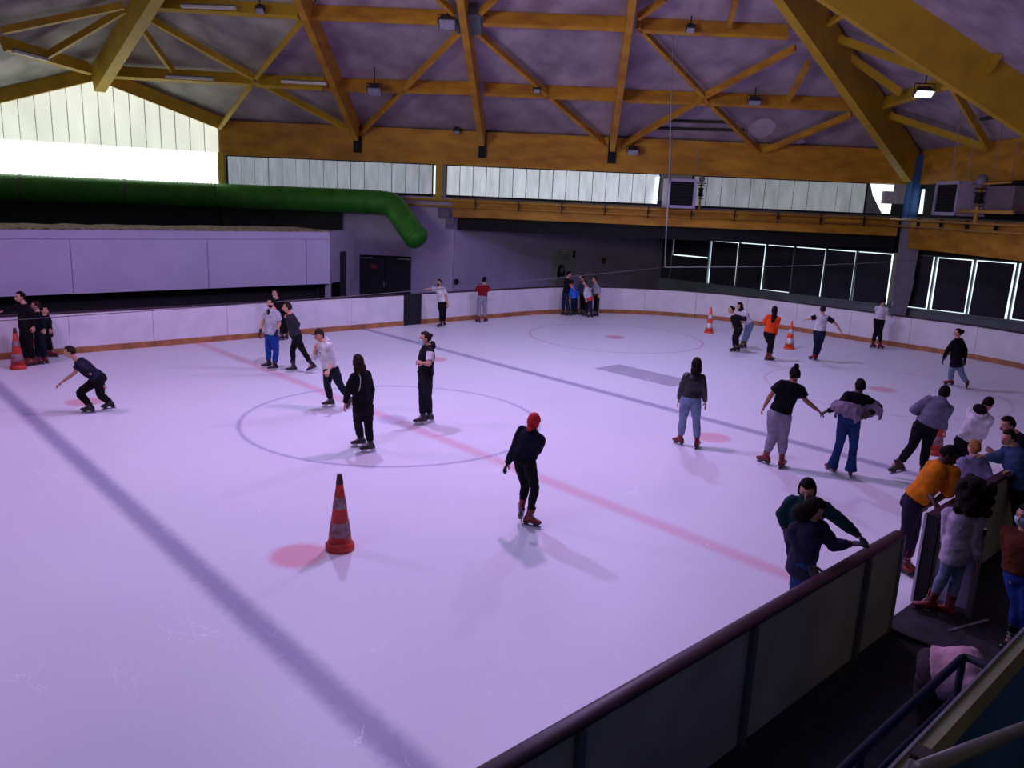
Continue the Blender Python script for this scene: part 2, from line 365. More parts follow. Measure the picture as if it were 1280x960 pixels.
# ---- window wall at the far end
XW = 28.75
WZ0 = (onplane(954, 362, X_, XW).z+onplane(1208, 392.8, X_, XW).z+onplane(1026, 372.6, X_, XW).z)/3
WZ1 = (onplane(920, 302, X_, XW).z+onplane(1104, 315.6, X_, XW).z+onplane(1174, 320.6, X_, XW).z)/3
def yw(x, y=345): return onplane(x, y, (1, 0, 0), XW).y
wallbar(V((XW+.06, 15.25, 0)), V((XW+.06, -12, 0)), -.2, WZ0-.02, .3, 'wall_end', M_SILL, kind='structure')
wallbar(V((XW+.06, 15.25, 0)), V((XW+.06, -12, 0)), WZ1+.02, 5.2, .3, 'wall_end_top', M_BLACK, kind='structure')
mb = MB(); mb.abox((XW-.16, -12, WZ0-.06), (XW-.09, 15.2, WZ0)); mb.build('trim_1', M_SILL, kind='structure')
# window edges (photo x at mid height), and the cracks of daylight round each blackout sheet
WN = [(806, 838, '', 0), (838, 884, 'l', 1), (884, 921, 'ltr', 0), (921, 955, 'tr', 0), (955, 990, 'bt', 0), (990, 1030, 'tr', 0), (1030, 1068, 'tr', 0), (1068, 1112, 't', 0),
      (1120, 1167, 'lbr', 0), (1167, 1216, 'ltbr', 0), (1216, 1270, 'ltr', 0), (1270, 1335, 'lb', 0), (1335, 1400, 'b', 0)]
for i, (xa, xb, cr, short) in enumerate(WN):
    ya, yb = yw(xa), yw(xb); z0, z1 = WZ0, WZ1
    w = MB(); w.abox((XW+.10, yb, z0), (XW+.12, ya, z1)); wo = w.build('window_%d' % (i+1), M_SKYP, kind='structure')
    fr = MB()
    fr.abox((XW-.07, ya-.035, z0), (XW+.09, ya+.035, z1)); fr.abox((XW-.07, yb, z1-.03), (XW+.09, ya, z1+.03)); fr.abox((XW-.07, yb, z0-.03), (XW+.09, ya, z0+.02))
    fr.build('window_frame', M_SILL, wo)
    g = .085 if i in (2, 3, 8, 9, 10, 11) else .05
    a = ya-.035-(g if 'l' in cr else 0); b = yb+.035+(g if 'r' in cr else 0); zt = z1-.03-(.04 if 't' in cr else 0); zb_ = z0+.02+(.035 if 'b' in cr else 0)
    s_ = MB()
    if short: zc_ = onplane(860, 320, X_, XW).z; s_.abox((XW-.02, b, zc_+.03), (XW+.02, a, zt)); s_.abox((XW-.02, b, zb_), (XW+.02, ya-.035, zc_-.03))
    else:
        # slightly skewed sheet
        k = .03*((i*37) % 5-2)/2
        vs = [V((XW-.02, a-k, zb_)), V((XW-.02, b-k, zb_)), V((XW-.02, b, zt)), V((XW-.02, a, zt))]; s_.add(vs+[v_+X_*.03 for v_ in vs], [(0, 1, 2, 3), (7, 6, 5, 4), (0, 4, 5, 1), (1, 5, 6, 2), (2, 6, 7, 3), (3, 7, 4, 0)])
    s_.build('blackout_sheet', M_BLIND, wo)
# ---- corner pillar
pl = thing('corner_pillar', 'tall pillar at the hall corner, blue above and lavender below', 'pillar', UV(UK, V1-.35, -.05))
pc = UV(UK, V1-.35)
def pbox(z0, z1, w, d, tap=1): m_ = MB(); m_.box(pc+Z_*(z0+z1)/2, (Rh, Fh, Z_), (w/2, d/2, (z1-z0)/2), taper=tap); return m_
pbox(4.62, ZE-.2, .80, .5).build('upper_shaft', M_BLUE, pl)
m_ = pbox(1.9, 4.62, .78, .5, .8); m_.v += []; m_.build('lower_shaft', M_LAV, pl)
m_ = MB(); m_.box(pc+Z_*.9, (Rh, Fh, Z_), (.36, .22, 1.0), taper=.55); m_.build('foot_shaft', M_LAV, pl)
m_ = MB(); q = onv(1112, 247, V1-.8); m_.box(q, (Rh, Fh, Z_), (.28, .15, .26)); m_.box(q+Fh*.25, (Rh, Fh, Z_), (.05, .15, .05)); m_.build('loudspeaker', mat('box_white', (.6, .58, .7), .5), label='small white speaker box fixed to the blue part of the pillar', category='speaker')
# ---- eave beams
wallbar(UV(UP, V1-.12), UV(UK-.4, V1-.12), ZB, ZE, .3, 'eave_beam', M_YEL2, label='deep yellow beam along the top of the back wall above the panel windows', category='beam')
wallbar(UV(UK+.1, V1-.4), UV(UK+.1, 12), ZB, ZE, .3, 'eave_beam', M_YEL2, label='deep yellow beam running right from the blue pillar', category='beam')
# ---- panel windows of the back wall
def panelrow(a, b, z0, z1, w, name, m, fm, seam=.03):
    a, b = V((a.x, a.y, 0)), V((b.x, b.y, 0)); t = (b-a); L = t.length; t.normalize(); x = V((t.y, -t.x, 0)); k = max(1, round(L/w)); w = L/k
    mb = MB()
    for i in range(k):
        c = a+t*(w*(i+.5))+Z_*(z0+z1)/2+x*(.012*((i*7) % 3-1)); mb.box(c, (t, x, Z_), (w/2-seam/2, .02, (z1-z0)/2))
    o = mb.build(name, m, kind='structure')
    f = MB(); f.box((a+b)/2+Z_*(z0-.05), (t, x, Z_), (L/2, .09, .05)); f.box((a+b)/2+Z_*(z1+.03), (t, x, Z_), (L/2, .09, .04))
    f.box(a+Z_*(z0+z1)/2, (t, x, Z_), (.03, .08, (z1-z0)/2)); f.box(b+Z_*(z0+z1)/2, (t, x, Z_), (.03, .08, (z1-z0)/2))
    f.box((a+b)/2+Z_*(z0+z1)/2+x*(-.06 if x.dot(Fh) < 0 else .06), (t, x, Z_), (L/2, .01, (z1-z0)/2))
    f.build('window_frame', M_BLACK, o); return o
def uat(x, v=V1, y=230): return onv(x, y, v).dot(Rh)-CAM.dot(Rh)
panelrow(UV(uat(285), V1), UV(uat(541), V1), 4.74, ZB-.03, .6, 'window_14', M_BAND, M_BLACK)
panelrow(UV(uat(558), V1), UV(uat(824), V1), 4.74, ZB-.03, .6, 'window_15', M_BAND1, M_BLACK)
M_BAND2 = mat('translucent_panel_dim', (.3, .31, .33), .6, .35, 2.0, emit=(.78, .86, .92), estr=.30, stretch=(1, 1, .35))
panelrow(UV(uat(866), V1), UV(uat(1084), V1), 4.74, ZB-.03, .62, 'window_16', M_BAND2, M_BLACK)
def pane(pts, name, m, nrm, **k):
    mb = MB(); n = len(pts); mb.add([V(p) for p in pts]+[V(p)+nrm*.03 for p in pts], [tuple(range(n)), tuple(range(2*n-1, n-1, -1))]+[(i, n+i, n+(i+1) % n, (i+1) % n) for i in range(n)]); return mb.build(name, m, **k)
pane([UV(uat(1085), V1, ZB-.03), UV(uat(1118), V1, ZB-.03), UV(uat(1118), V1, 4.74), UV(uat(1106), V1, 4.74)], 'window_17', M_SKYP, Fh, kind='structure')
m_ = MB(); m_.add([UV(uat(1083), V1-.05, ZB), UV(uat(1087), V1-.05, ZB), UV(uat(1092), V1-.08, 5.5), UV(uat(1107), V1-.05, 4.74), UV(uat(1083), V1-.05, 4.74)]+[UV(uat(1083), V1, ZB), UV(uat(1087), V1, ZB), UV(uat(1092), V1-.03, 5.5), UV(uat(1107), V1, 4.74), UV(uat(1083), V1, 4.74)], [(4, 3, 2, 1, 0), (5, 6, 7, 8, 9), (0, 1, 6, 5), (1, 2, 7, 6), (2, 3, 8, 7), (3, 4, 9, 8), (4, 0, 5, 9)])
m_.build('loose_sheet', mat('sheet_grey', (.2, .2, .22), .8, .2, 3), label='grey loose sheet pulled aside beside the bright gap by the pillar', category='sheet')
pane([UV(uat(541.5), V1, ZB-.05), UV(uat(548), V1, ZB-.05), UV(uat(548), V1, 4.74), UV(uat(541.5), V1, 4.74)], 'window_18', M_SKYP, Fh, kind='structure')
pane([UV(uat(819), V1-.09, ZB-.15), UV(uat(823.5), V1-.09, ZB-.1), UV(uat(822.5), V1-.09, 4.74), UV(uat(818), V1-.09, 4.74)], 'window_19', M_SKYP, Fh, kind='structure')
def post(x, lab, w=.28):
    u = uat(x); m_ = MB(); m_.box(UV(u, V1-.18, (4.5+ZB+.1)/2), (Rh, Fh, Z_), (w/2, .1, (ZB+.1-4.5)/2)); t = m_.build('window_post', M_YEL, label=lab, category='post')
post(549, 'narrow tan post between the two long rows of pale window panels')
post(279.5, 'yellow corner post between gable window and panel windows', .26)
# side wall right of the pillar
panelrow(UV(UK+.1, V1-.6), UV(UK+.1, 12), 4.74, ZB-.03, 1.6, 'window_20', mat('window_cloth_dark', (.05, .055, .055), .9, .3, 2, emit=(.8, .9, 1), estr=.012), M_BLACK)
pane([UV(UK+.0, V1-.75, ZB-.2), UV(UK+.0, V1-.95, ZB-.2), UV(UK+.0, V1-1.05, 4.8), UV(UK+.0, V1-.75, 4.8)], 'window_21', M_SKYP, Rh, kind='structure')
# ---- gallery ledge (fascia beam with pipes), back and side
def ledge(a, b, inward, name, label, z0, z1, pipes_from):
    t = thing(name, label, 'ledge', ((a+b)/2)+Z_*z0)
    A, B = V((a.x, a.y, 0)), V((b.x, b.y, 0)); L = (B-A).length; T = (B-A).normalized()
    m_ = MB(); m_.bar(A+Z_*(z0+z1)/2, B+Z_*(z0+z1)/2, .22, z1-z0); m_.build('fascia', M_YEL2, t)
    m_ = MB(); m_.bar(A+Z_*(z1+.02)-inward*.5, B+Z_*(z1+.02)-inward*.5, 1.3, .06); m_.build('deck', M_POST, t)
    for zz, r in ((z1-.10, .055), (z1-.36, .05)):
        m_ = MB(); m_.tube([pipes_from+Z_*zz+inward*.26, B+Z_*zz+inward*.26], r, 10); m_.build('pipe', mat('gas_pipe_yellow', (.60, .30, .05), .45, .1, 3), t, True)
    for i in range(int(L/1.9)):
        p = A+T*(1+i*1.9)+inward*.26; m_ = MB(); m_.box(p+Z_*(z1-.23), (T, inward, Z_), (.02, .07, .22)); m_.build('pipe_bracket', M_BLACK, t)
    return t
a, b = UV(-2.95, V1-.2), UV(UK-.6, V1-.2)
ledge(a, b, -Fh, 'gallery_ledge', 'orange gallery ledge with pipes below the pale window panels of the back wall', 3.80, 4.60, UV(-5.6, V1-.2))
ledge(UV(UK-.15, V1-.7), UV(UK-.15, 12), -Rh, 'gallery_ledge', 'orange gallery ledge with pipes running right from the pillar', 3.32, 4.60, UV(UK-.9, V1-.7))
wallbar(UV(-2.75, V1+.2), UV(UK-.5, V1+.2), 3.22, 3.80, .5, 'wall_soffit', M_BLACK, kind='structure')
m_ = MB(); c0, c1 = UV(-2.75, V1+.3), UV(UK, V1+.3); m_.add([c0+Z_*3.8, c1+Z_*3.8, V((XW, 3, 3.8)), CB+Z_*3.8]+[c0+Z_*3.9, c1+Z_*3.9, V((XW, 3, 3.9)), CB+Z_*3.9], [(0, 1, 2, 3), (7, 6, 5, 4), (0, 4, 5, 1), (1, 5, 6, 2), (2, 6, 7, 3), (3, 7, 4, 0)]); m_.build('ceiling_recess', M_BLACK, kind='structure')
m_ = MB()
for (dx, w, z0, z1) in ((-.35, .5, 3.75, 4.15), (-.08, .35, 3.3, 3.78)): m_.box(UV(-3.0+dx, V1-.1, (z0+z1)/2), (Rh, Fh, Z_), (w/2, .15, (z1-z0)/2))
m_.build('beam_bracket', mat('bracket_purple', (.20, .17, .27), .7), label='stepped grey bracket at the left end of the gallery ledge', category='bracket')

# ---- gable window: vertical sheets, overhang shade put into the dimmer upper glow
P0 = ong(120, 88); RK = ong(277, 153); L0 = ong(0, 116)
sl_r = (P0.z-RK.z)/((P0-RK).length); hdist = lambda p: (V((p.x, p.y, 0))-E0).dot(gd)
hp, hl = hdist(P0), hdist(L0); slL = (P0.z-L0.z)/(hl-hp); slR = (P0.z-RK.z)/(hp-hdist(RK))
def rake(h): return P0.z-slR*(hp-h) if h < hp else P0.z-slL*(h-hp)
zs0 = 4.74; zmid_r, zmid_l = ong(270, 191).z, ong(2, 174).z
def zmid(h): return zmid_r+(zmid_l-zmid_r)*h/hdist(ong(2, 174))
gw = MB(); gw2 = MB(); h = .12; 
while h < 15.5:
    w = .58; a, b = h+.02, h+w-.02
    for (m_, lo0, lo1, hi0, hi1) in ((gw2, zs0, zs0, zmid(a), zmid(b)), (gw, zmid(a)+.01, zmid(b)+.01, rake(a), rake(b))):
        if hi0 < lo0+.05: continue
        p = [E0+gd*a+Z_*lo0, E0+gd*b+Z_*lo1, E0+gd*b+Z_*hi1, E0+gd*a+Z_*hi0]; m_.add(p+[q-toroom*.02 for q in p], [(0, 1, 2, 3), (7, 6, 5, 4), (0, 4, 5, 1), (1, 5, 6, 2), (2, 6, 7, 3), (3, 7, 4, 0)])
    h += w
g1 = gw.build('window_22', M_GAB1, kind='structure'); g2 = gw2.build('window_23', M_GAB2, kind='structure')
m_ = MB(); hh = [.0, hp, 15.5]
p = [E0-toroom*.1+Z_*zs0, E0+gd*15.5-toroom*.1+Z_*zs0, E0+gd*15.5-toroom*.1+Z_*rake(15.5), E0+gd*hp-toroom*.1+Z_*(P0.z), E0-toroom*.1+Z_*rake(0)]
m_.add(p+[q-toroom*.03 for q in p], [(0, 1, 2, 3, 4), (9, 8, 7, 6, 5)]+[(i, 5+i, 5+(i+1) % 5, (i+1) % 5) for i in range(5)]); m_.build('window_frame', M_METAL, g1)
m_ = MB(); m_.bar(E0+Z_*(zs0-.06), E0+gd*15.5+Z_*(zs0-.06), .2, .1); m_.build('trim_2', M_METAL, kind='structure')

# ================================================================== ROOF
PITCHR = .532
n1 = (-Fh*PITCHR - Z_).normalized(); n1 = V((Fh.x*PITCHR, Fh.y*PITCHR, 1)).normalized(); c1_ = n1.dot(UV(0, V1, ZE))
def on1(x, y, drop=0): return onplane(x, y, n1, c1_-drop)
n2 = V((Rh.x*PITCHR, Rh.y*PITCHR, 1)).normalized(); c2_ = n2.dot(UV(UK, V1, ZE))
def on2(x, y, drop=0): return onplane(x, y, n2, c2_-drop)
VL = on1(378, 18)
RKt = V((RK.x, RK.y, ZE))
nr = (VL-RKt).cross(P0-RKt).normalized(); nr = nr if nr.z > 0 else -nr; cr_ = nr.dot(RKt)
def onr(x, y, drop=0): return onplane(x, y, nr, cr_-drop)
RID = onr(174, -3)
nl = (RID-P0).cross(L0-P0).normalized(); nl = nl if nl.z > 0 else -nl; cl_ = nl.dot(P0)
def onl(x, y, drop=0): return onplane(x, y, nl, cl_-drop)
K0 = UV(UK, V1, ZE)
def sheet(pts, name, m, nrm, th=.12):
    k = len(pts); mb = MB(); mb.add(list(pts)+[p+nrm*th for p in pts], [tuple(range(k-1, -1, -1)), tuple(range(k, 2*k))]+[(i, (i+1) % k, k+(i+1) % k, k+i) for i in range(k)]); return mb.build(name, m, kind='structure')
ext = lambda a, b, k: a+(b-a)*k
hipd = (-Rh-Fh+Z_*PITCHR)
t_ = 17.0
hipE = K0+hipd*t_
vE = ext(RKt, VL, 2.0)
ex = .3
sheet([RKt+Fh*ex-Z_*PITCHR*ex-Rh*0, K0+Fh*ex-Z_*PITCHR*ex+Rh*ex, hipE, vE], 'ceiling', M_CEIL, n1)
sheet([K0+Fh*ex-Z_*PITCHR*ex+Rh*ex, UV(UK+ex, 8, ZE-ex*PITCHR), UV(UK-t_, 8, ZE+t_*PITCHR), hipE], 'ceiling_side', M_CEIL, n2)
ridE = ext(P0, RID, 2.2)
out = -toroom*.3
sheet([P0+out, RKt+out, vE, ridE], 'ceiling_gable_right', M_CEIL2, nr)
LE = E0+gd*17+Z_*rake(17)
sheet([LE+out, P0+out, ridE, ridE+(LE-P0)], 'ceiling_gable_left', M_CEIL2, nl)

def beam(a, b, w, h, nrm, name, label, cat='beam', m=M_YEL, grp=None, off=0.0, ends=None):
    mb = MB(); mb.bar(a, b, w, h, nrm, drop=h/2+off)
    k = dict(label=label, category=cat)
    if grp: k['group'] = grp
    return mb.build(name, m, **k)
# main beams
hb_ = MB(); hup = (Z_ - hipd.normalized()*Z_.dot(hipd.normalized())).normalized()
hb_.bar(K0+hipd*.25-Z_*.1, K0+hipd*16, .34, 1.35, hup, drop=.80); hb_.build('hip_beam', M_YEL, label='massive deep yellow beam coming down onto the blue corner pillar', category='beam')
mb = MB(); q0 = P0-(RID-P0).normalized()*.1; rd = (ridE-P0).normalized(); rup = (Z_-rd*rd.z).normalized(); mb.bar(P0-rd*.0+toroom*.1, ridE, .42, .95, rup, drop=.45); mb.build('ridge_beam', M_YEL, label='broad yellow ridge beam ending at the peak of the bright gable window', category='beam')
# side roof beam in the upper right
a = on2(1120, -4, .1); vv = a.dot(Fh)-CAM.dot(Fh); a2 = onplane(1282, 108, Fh, CAM.dot(Fh)+vv); 
mb = MB(); pt = (UV(UK, vv, ZE)-UV(UK-12, vv, ZE+12*PITCHR)).normalized(); mb.bar(UV(UK-.1, vv, ZE+.05), UV(UK-14, vv, ZE+14*PITCHR), .3, 1.5, (Z_-pt*pt.z).normalized(), drop=.55)
mb.build('roof_beam', M_YEL, label='deep yellow beam crossing the upper right corner of the roof', category='beam')
# rafters down the back slope
for x, lab in ((447, 'left one of three slim rafters falling to the back wall, next to the gable'), (603, 'middle slim rafter of the back slope, passing the star joint'), (765, 'slim rafter of the back slope right of the star joint')):
    u = uat(x, V1-.3, 190); mb = MB(); dd = (V((0, 0, PITCHR))-Fh-Rh*.065).normalized(); A = UV(u, V1-.25, ZE+.12); Lr = min(13.0, (UK-u-.6)*1.15) if x == 765 else 13.0; mb.bar(A, A+dd*Lr, .24, .85, (Z_-dd*dd.z).normalized(), drop=.42); rf_ = mb.build('rafter', M_YEL2, label=lab, category='beam')
    mb = MB(); mb.box(UV(u, V1-.31, ZE-.55), (Rh, Fh, Z_), (.17, .06, .55)); mb.build('steel_shoe', M_BLACK, rf_)
# purlins and braces: (plane fn, normal, photo ends, width, depth, label)
PUR = [
 (on1, n1, (408, 99), (600, 104), 'lower purlin between the left and the middle slim rafter'),
 (on1, n1, (606, 105), (772, 112), 'lower purlin between the middle and the right slim rafter'),
 (on1, n1, (778, 113), (1062, 124), 'lower purlin from the right slim rafter to the massive beam'),
 (on1, n1, (388, 8), (566, 15), 'upper purlin left of the star joint'),
 (on1, n1, (605, 16), (790, 23), 'upper purlin right of the star joint'),
 (on1, n1, (797, 24), (984, 33), 'upper purlin ending at the massive beam'),
 (onr, nr, (140, 84), (320, 94), 'purlin from the ridge beam across the gable slope'),
 (onr, nr, (322, 95), (406, 98), 'short purlin left of the leftmost rafter'),
 (onr, nr, (192, -2), (376, 8), 'upper purlin between ridge beam and leftmost rafter'),
 (onl, nl, (0, 46), (108, 78), 'purlin left of the ridge beam over the gable window'),
 (on2, n2, (1090, 128), (1186, 96), 'purlin right of the massive beam, nearer half'),
 (on2, n2, (1188, 95), (1250, 68), 'purlin meeting the upper right beam'),
]
for fn, nr_, a, b, lab in PUR: beam(fn(*a, .02), fn(*b, .02), .18, .5, nr_, 'purlin', 'yellow '+lab, 'beam', M_YEL2 if fn is on1 else M_YEL)
BR = [
 (on1, n1, (448, 166), (577, 34), 'brace rising from the left rafter foot to the star joint'),
 (on1, n1, (594, 34), (761, 182), 'brace falling from the star joint to the right rafter foot'),
 (on1, n1, (575, 20), (548, -6), 'short brace going up left from the star joint'),
 (on1, n1, (596, 16), (622, -8), 'short brace going up right from the star joint'),
 (on1, n1, (797, 28), (880, 116), 'brace falling from the right rafter to the cross joint'),
 (on1, n1, (880, 118), (950, 187), 'brace falling from the cross joint to the eave beam'),
 (on1, n1, (770, 183), (879, 119), 'brace rising from the right rafter foot to the cross joint'),
 (on1, n1, (882, 116), (994, 56), 'brace rising from the cross joint to the massive beam'),
 (on1, n1, (952, 187), (1064, 140), 'brace rising from the eave beam to the massive beam'),
 (on1, n1, (798, 18), (832, -6), 'short brace at the top right of the right rafter'),
 (on1, n1, (985, 122), (1010, 76), 'thin brace between purlin and massive beam'),
 (on1, n1, (911, 28), (920, -6), 'small brace above the upper purlin at top'),
 (onr, nr, (276, 156), (320, 96), 'lower half of the pale valley brace beside the gable'),
 (onr, nr, (321, 93), (380, 20), 'upper half of the pale valley brace beside the gable'),
 (onr, nr, (318, 94), (180, 16), 'long brace from the ridge beam to the valley joint'),
 (onr, nr, (218, 87), (175, 28), 'thin pale brace on the gable slope beside the ridge beam'),
 (onr, nr, (322, 98), (436, 158), 'brace from the valley joint to the left rafter foot'),
 (onl, nl, (0, 34), (152, 3), 'long dark brace left of the ridge beam'),
 (onl, nl, (56, 66), (154, 8), 'short brace left of the ridge beam'),
 (on2, n2, (1026, 34), (1070, 4), 'brace above the massive beam at the top edge'),
 (on2, n2, (1032, 38), (1186, 92), 'long brace from the massive beam on the side slope'),
 (on2, n2, (1034, 46), (1128, 112), 'thin inner brace on the side slope'),
 (on2, n2, (1160, 32), (1186, 90), 'brace hanging from the upper right beam'),
 (on2, n2, (1190, 97), (1238, 180), 'brace falling to the eave beam on the side slope'),
 (on2, n2, (1108, 139), (1238, 182), 'brace from the massive beam to the side eave beam'),
 (on2, n2, (1192, 96), (1284, 126), 'brace leaving the picture at right'),
]
for fn, nr_, a, b, lab in BR: beam(fn(*a, .28), fn(*b, .28), .14, .24, nr_, 'roof_brace', 'yellow '+lab, 'brace', M_YEL2 if fn is on1 else M_YEL)
hub = on1(586, 26, .4); m_ = MB(); m_.box(hub, (Rh, n1.cross(Rh), n1), (.42, .5, .16)); m_.build('joint_plate', M_POST, label='grey steel star joint where six roof members meet', category='plate')
# rake beams of the gable
for h0, h1, lab in ((-.2, hp, 'right'), (hp, 16.5, 'left')):
    A = E0+gd*h0+Z_*rake(max(h0, 0))+toroom*.12; B = E0+gd*h1+Z_*rake(h1)+toroom*.12; dd = (B-A).normalized(); mb = MB(); mb.bar(A, B, .24, .52, (Z_-dd*dd.z).normalized(), drop=.12)
    mb.build('rake_beam', M_YEL, label='sloping yellow beam along the '+lab+' top edge of the gable window', category='beam')
for i, (x, y, sx, sy) in enumerate(((952, 161, .55, .75), (993, 177, .45, .25))):
    c = on1(x, y, .03); m_ = MB(); t1 = Rh; t2 = n1.cross(Rh).normalized(); k = 14; ring_ = [c+t1*(sx*cos(2*pi*j/k)*(1+.35*noise.noise(V((j, i*5, 1)))))+t2*(sy*sin(2*pi*j/k)*(1+.35*noise.noise(V((j, 4, i))))) for j in range(k)]
    m_.add(ring_+[q+n1*.02 for q in ring_], [tuple(range(k)), tuple(range(2*k-1, k-1, -1))]+[(j, k+j, k+(j+1) % k, (j+1) % k) for j in range(k)]); m_.build('roof_patch', mat('bare_patch', (.62, .52, .66), .9, .1, 3), label=('pale patch of bare roof under the cross joint', 'small pale patch of bare roof just above the back eave beam')[i], category='patch')
# pendant cables over the vent, roof cable trays
def wire(pts, r, name, lab, cat='cable', m=M_ROPE, grp=None):
    mb = MB(); mb.tube(pts, r, 6, sub=1); k = dict(label=lab, category=cat)
    if grp: k['group'] = grp
    return mb.build(name, m, smooth=True, **k)
wire([onv(843, -4, 30), onv(839, 120, 30), onv(836, 230, 30)], .018, 'hanging_cable', 'long thin cable hanging from the roof in front of the vent unit')
wire([on1(842, 160, .1), onv(837, 222, V1-1.3)], .014, 'hanging_cable', 'short thin cable left above the vent unit', grp='suspension wires of the vent units')
wire([on1(873, 155, .1), onv(869, 226, V1-1.3)], .014, 'hanging_cable', 'short thin cable right above the vent unit', grp='suspension wires of the vent units')
wire([onv(836, 230, 30), onv(833, 285, 30), onv(831, 334, 30)], .022, 'hanging_rope', 'pale rope hanging down over the gallery ledge to the crossing cable', 'rope')
for i, (x0, y0, x1, y1) in enumerate(((1203, 118, 1190, 224), (1226, 112, 1210, 224), (1254, 150, 1242, 224), (1279, 150, 1264, 222))):
    wire([onv(x0, y0, 29), onv(x1, y1, 29)], .013, 'hanging_cable', ('leftmost', 'second from left', 'third from left', 'rightmost')[i]+' of the thin wires over the right vent unit', grp='wires over the right vent unit')
A, B = onv(831, 334, 30), onplane(-14, 402, (0, 1, 0), 8.6)
wire([A.lerp(B, k/14)-Z_*(.9*sin(pi*k/14)*.12) for k in range(15)], .010, 'crossing_cable', 'thin cable stretched across the rink from the hanging rope to the left edge', m=mat('cable_dark', (.12, .11, .13), .6))
B = onv(1168, 324, 33); wire([A.lerp(B, k/8)-Z_*(.1*sin(pi*k/8)) for k in range(9)], .013, 'crossing_cable', 'thin cable running right from the hanging rope to the pillar')
for lab, pts in (('upper dark cable tray on the roof above the vent unit', ((830, 151), (918, 153))), ('lower dark cable tray on the roof above the vent unit', ((812, 160), (930, 163)))):
    m_ = MB(); m_.bar(on1(*pts[0], .06), on1(*pts[1], .06), .12, .06, n1); m_.build('cable_tray', M_DARK, label=lab, category='tray')
for lab, pts in (('dark rod crossing the side slope from upper left', ((1215, 118), (1266, 152))), ('dark rod on the side slope at the right edge', ((1226, 149), (1284, 140)))):
    m_ = MB(); m_.bar(on2(*pts[0], .3), on2(*pts[1], .3), .09, .09, n2); m_.build('roof_rod', M_DARK, label=lab, category='rod')

# ================================================================== LAMPS ON THE ROOF
def flood(x, y, fn, lab, s=.42, hang=.35, lit=False, face=None, wh=(1, .8)):
    c = fn(x, y); t = thing('floodlight', lab, 'lamp', c, 'floodlights under the roof')
    f = (face or (-Fh*.6-Z_*.8)).normalized(); r = Rh; u = r.cross(f).normalized()
    m_ = MB(); m_.box(c-f*.10, (r, u, f), (s*wh[0]/2, s*wh[1]/2, .12), taper=.7); m_.build('housing', mat('lamp_housing', (.05, .045, .06), .5), t)
    m_ = MB(); m_.box(c+f*.035, (r, u, f), (s*wh[0]/2*.88, s*wh[1]/2*.85, .012)); m_.build('lens', M_LENSON if lit else M_LENS, t)
    m_ = MB(); m_.tube([c-r*s*wh[0]*.55, c-r*s*wh[0]*.55+Z_*s*.5, c+r*s*wh[0]*.55+Z_*s*.5, c+r*s*wh[0]*.55], .018, 6, sub=1); m_.bar(c+Z_*s*.5, c+Z_*(s*.5+hang), .03, .03, X_); m_.build('bracket', M_BLACK, t)
r1 = lambda d: (lambda x, y: on1(x, y, d))
flood(468, 114, r1(.9), 'floodlight hanging just right of the left slim rafter', .55, .6)
flood(559, 30, r1(.7), 'floodlight with pale face beside the star joint', .6, .4)
flood(325, 13, lambda x, y: onr(x, y, .6), 'small lamp on the upper purlin over the gable slope', .3, .3)
flood(571, 165, r1(.3), 'small round lamp on the top of the eave beam', .26, .1)
flood(863, 37, r1(.6), 'small dark lamp hanging under the upper purlin', .28, .3)
flood(671, 113, r1(.6), 'small faint lamp under the lower purlin near the long brace', .26, .2)
flood(943, 128, r1(.7), 'floodlight under the lower purlin left of the massive beam', .5, .3, wh=(1, .55))
flood(791, 190, lambda x, y: onv(x, y, V1-.7), 'floodlight in front of the eave beam right of the right slim rafter', .5, .2, wh=(1, .7))
flood(1088, 2, lambda x, y: on2(x, y, .5), 'small dark lamp at the top edge right of the massive beam', .3, .2)
flood(1155, 117, lambda x, y: on2(x, y, .9), 'lit white floodlight hanging under the side purlin', .62, .4, True, wh=(1, .5))
def tubelight(a, b, fn, lab):
    A, B = fn(*a, .62), fn(*b, .62); m_ = MB(); m_.bar(A, B, .16, .09); t = thing('tube_light', lab, 'lamp', (A+B)/2, 'tube lights under the purlins'); m_.build('cover', M_TUBE, t)
    m_ = MB(); m_.bar(A+Z_*.07, B+Z_*.07, .10, .05); m_.build('back_plate', M_POST, t)
tubelight((227, 8), (294, 10), onr, 'tube light at the top under the upper purlin')
tubelight((208, 96), (266, 99), onr, 'tube light under the purlin across the gable slope')
tubelight((352, 102), (408, 105), onr, 'tube light under the short purlin left of the leftmost rafter')
tubelight((17, 64), (60, 75), onl, 'tube light under the purlin left of the ridge beam')

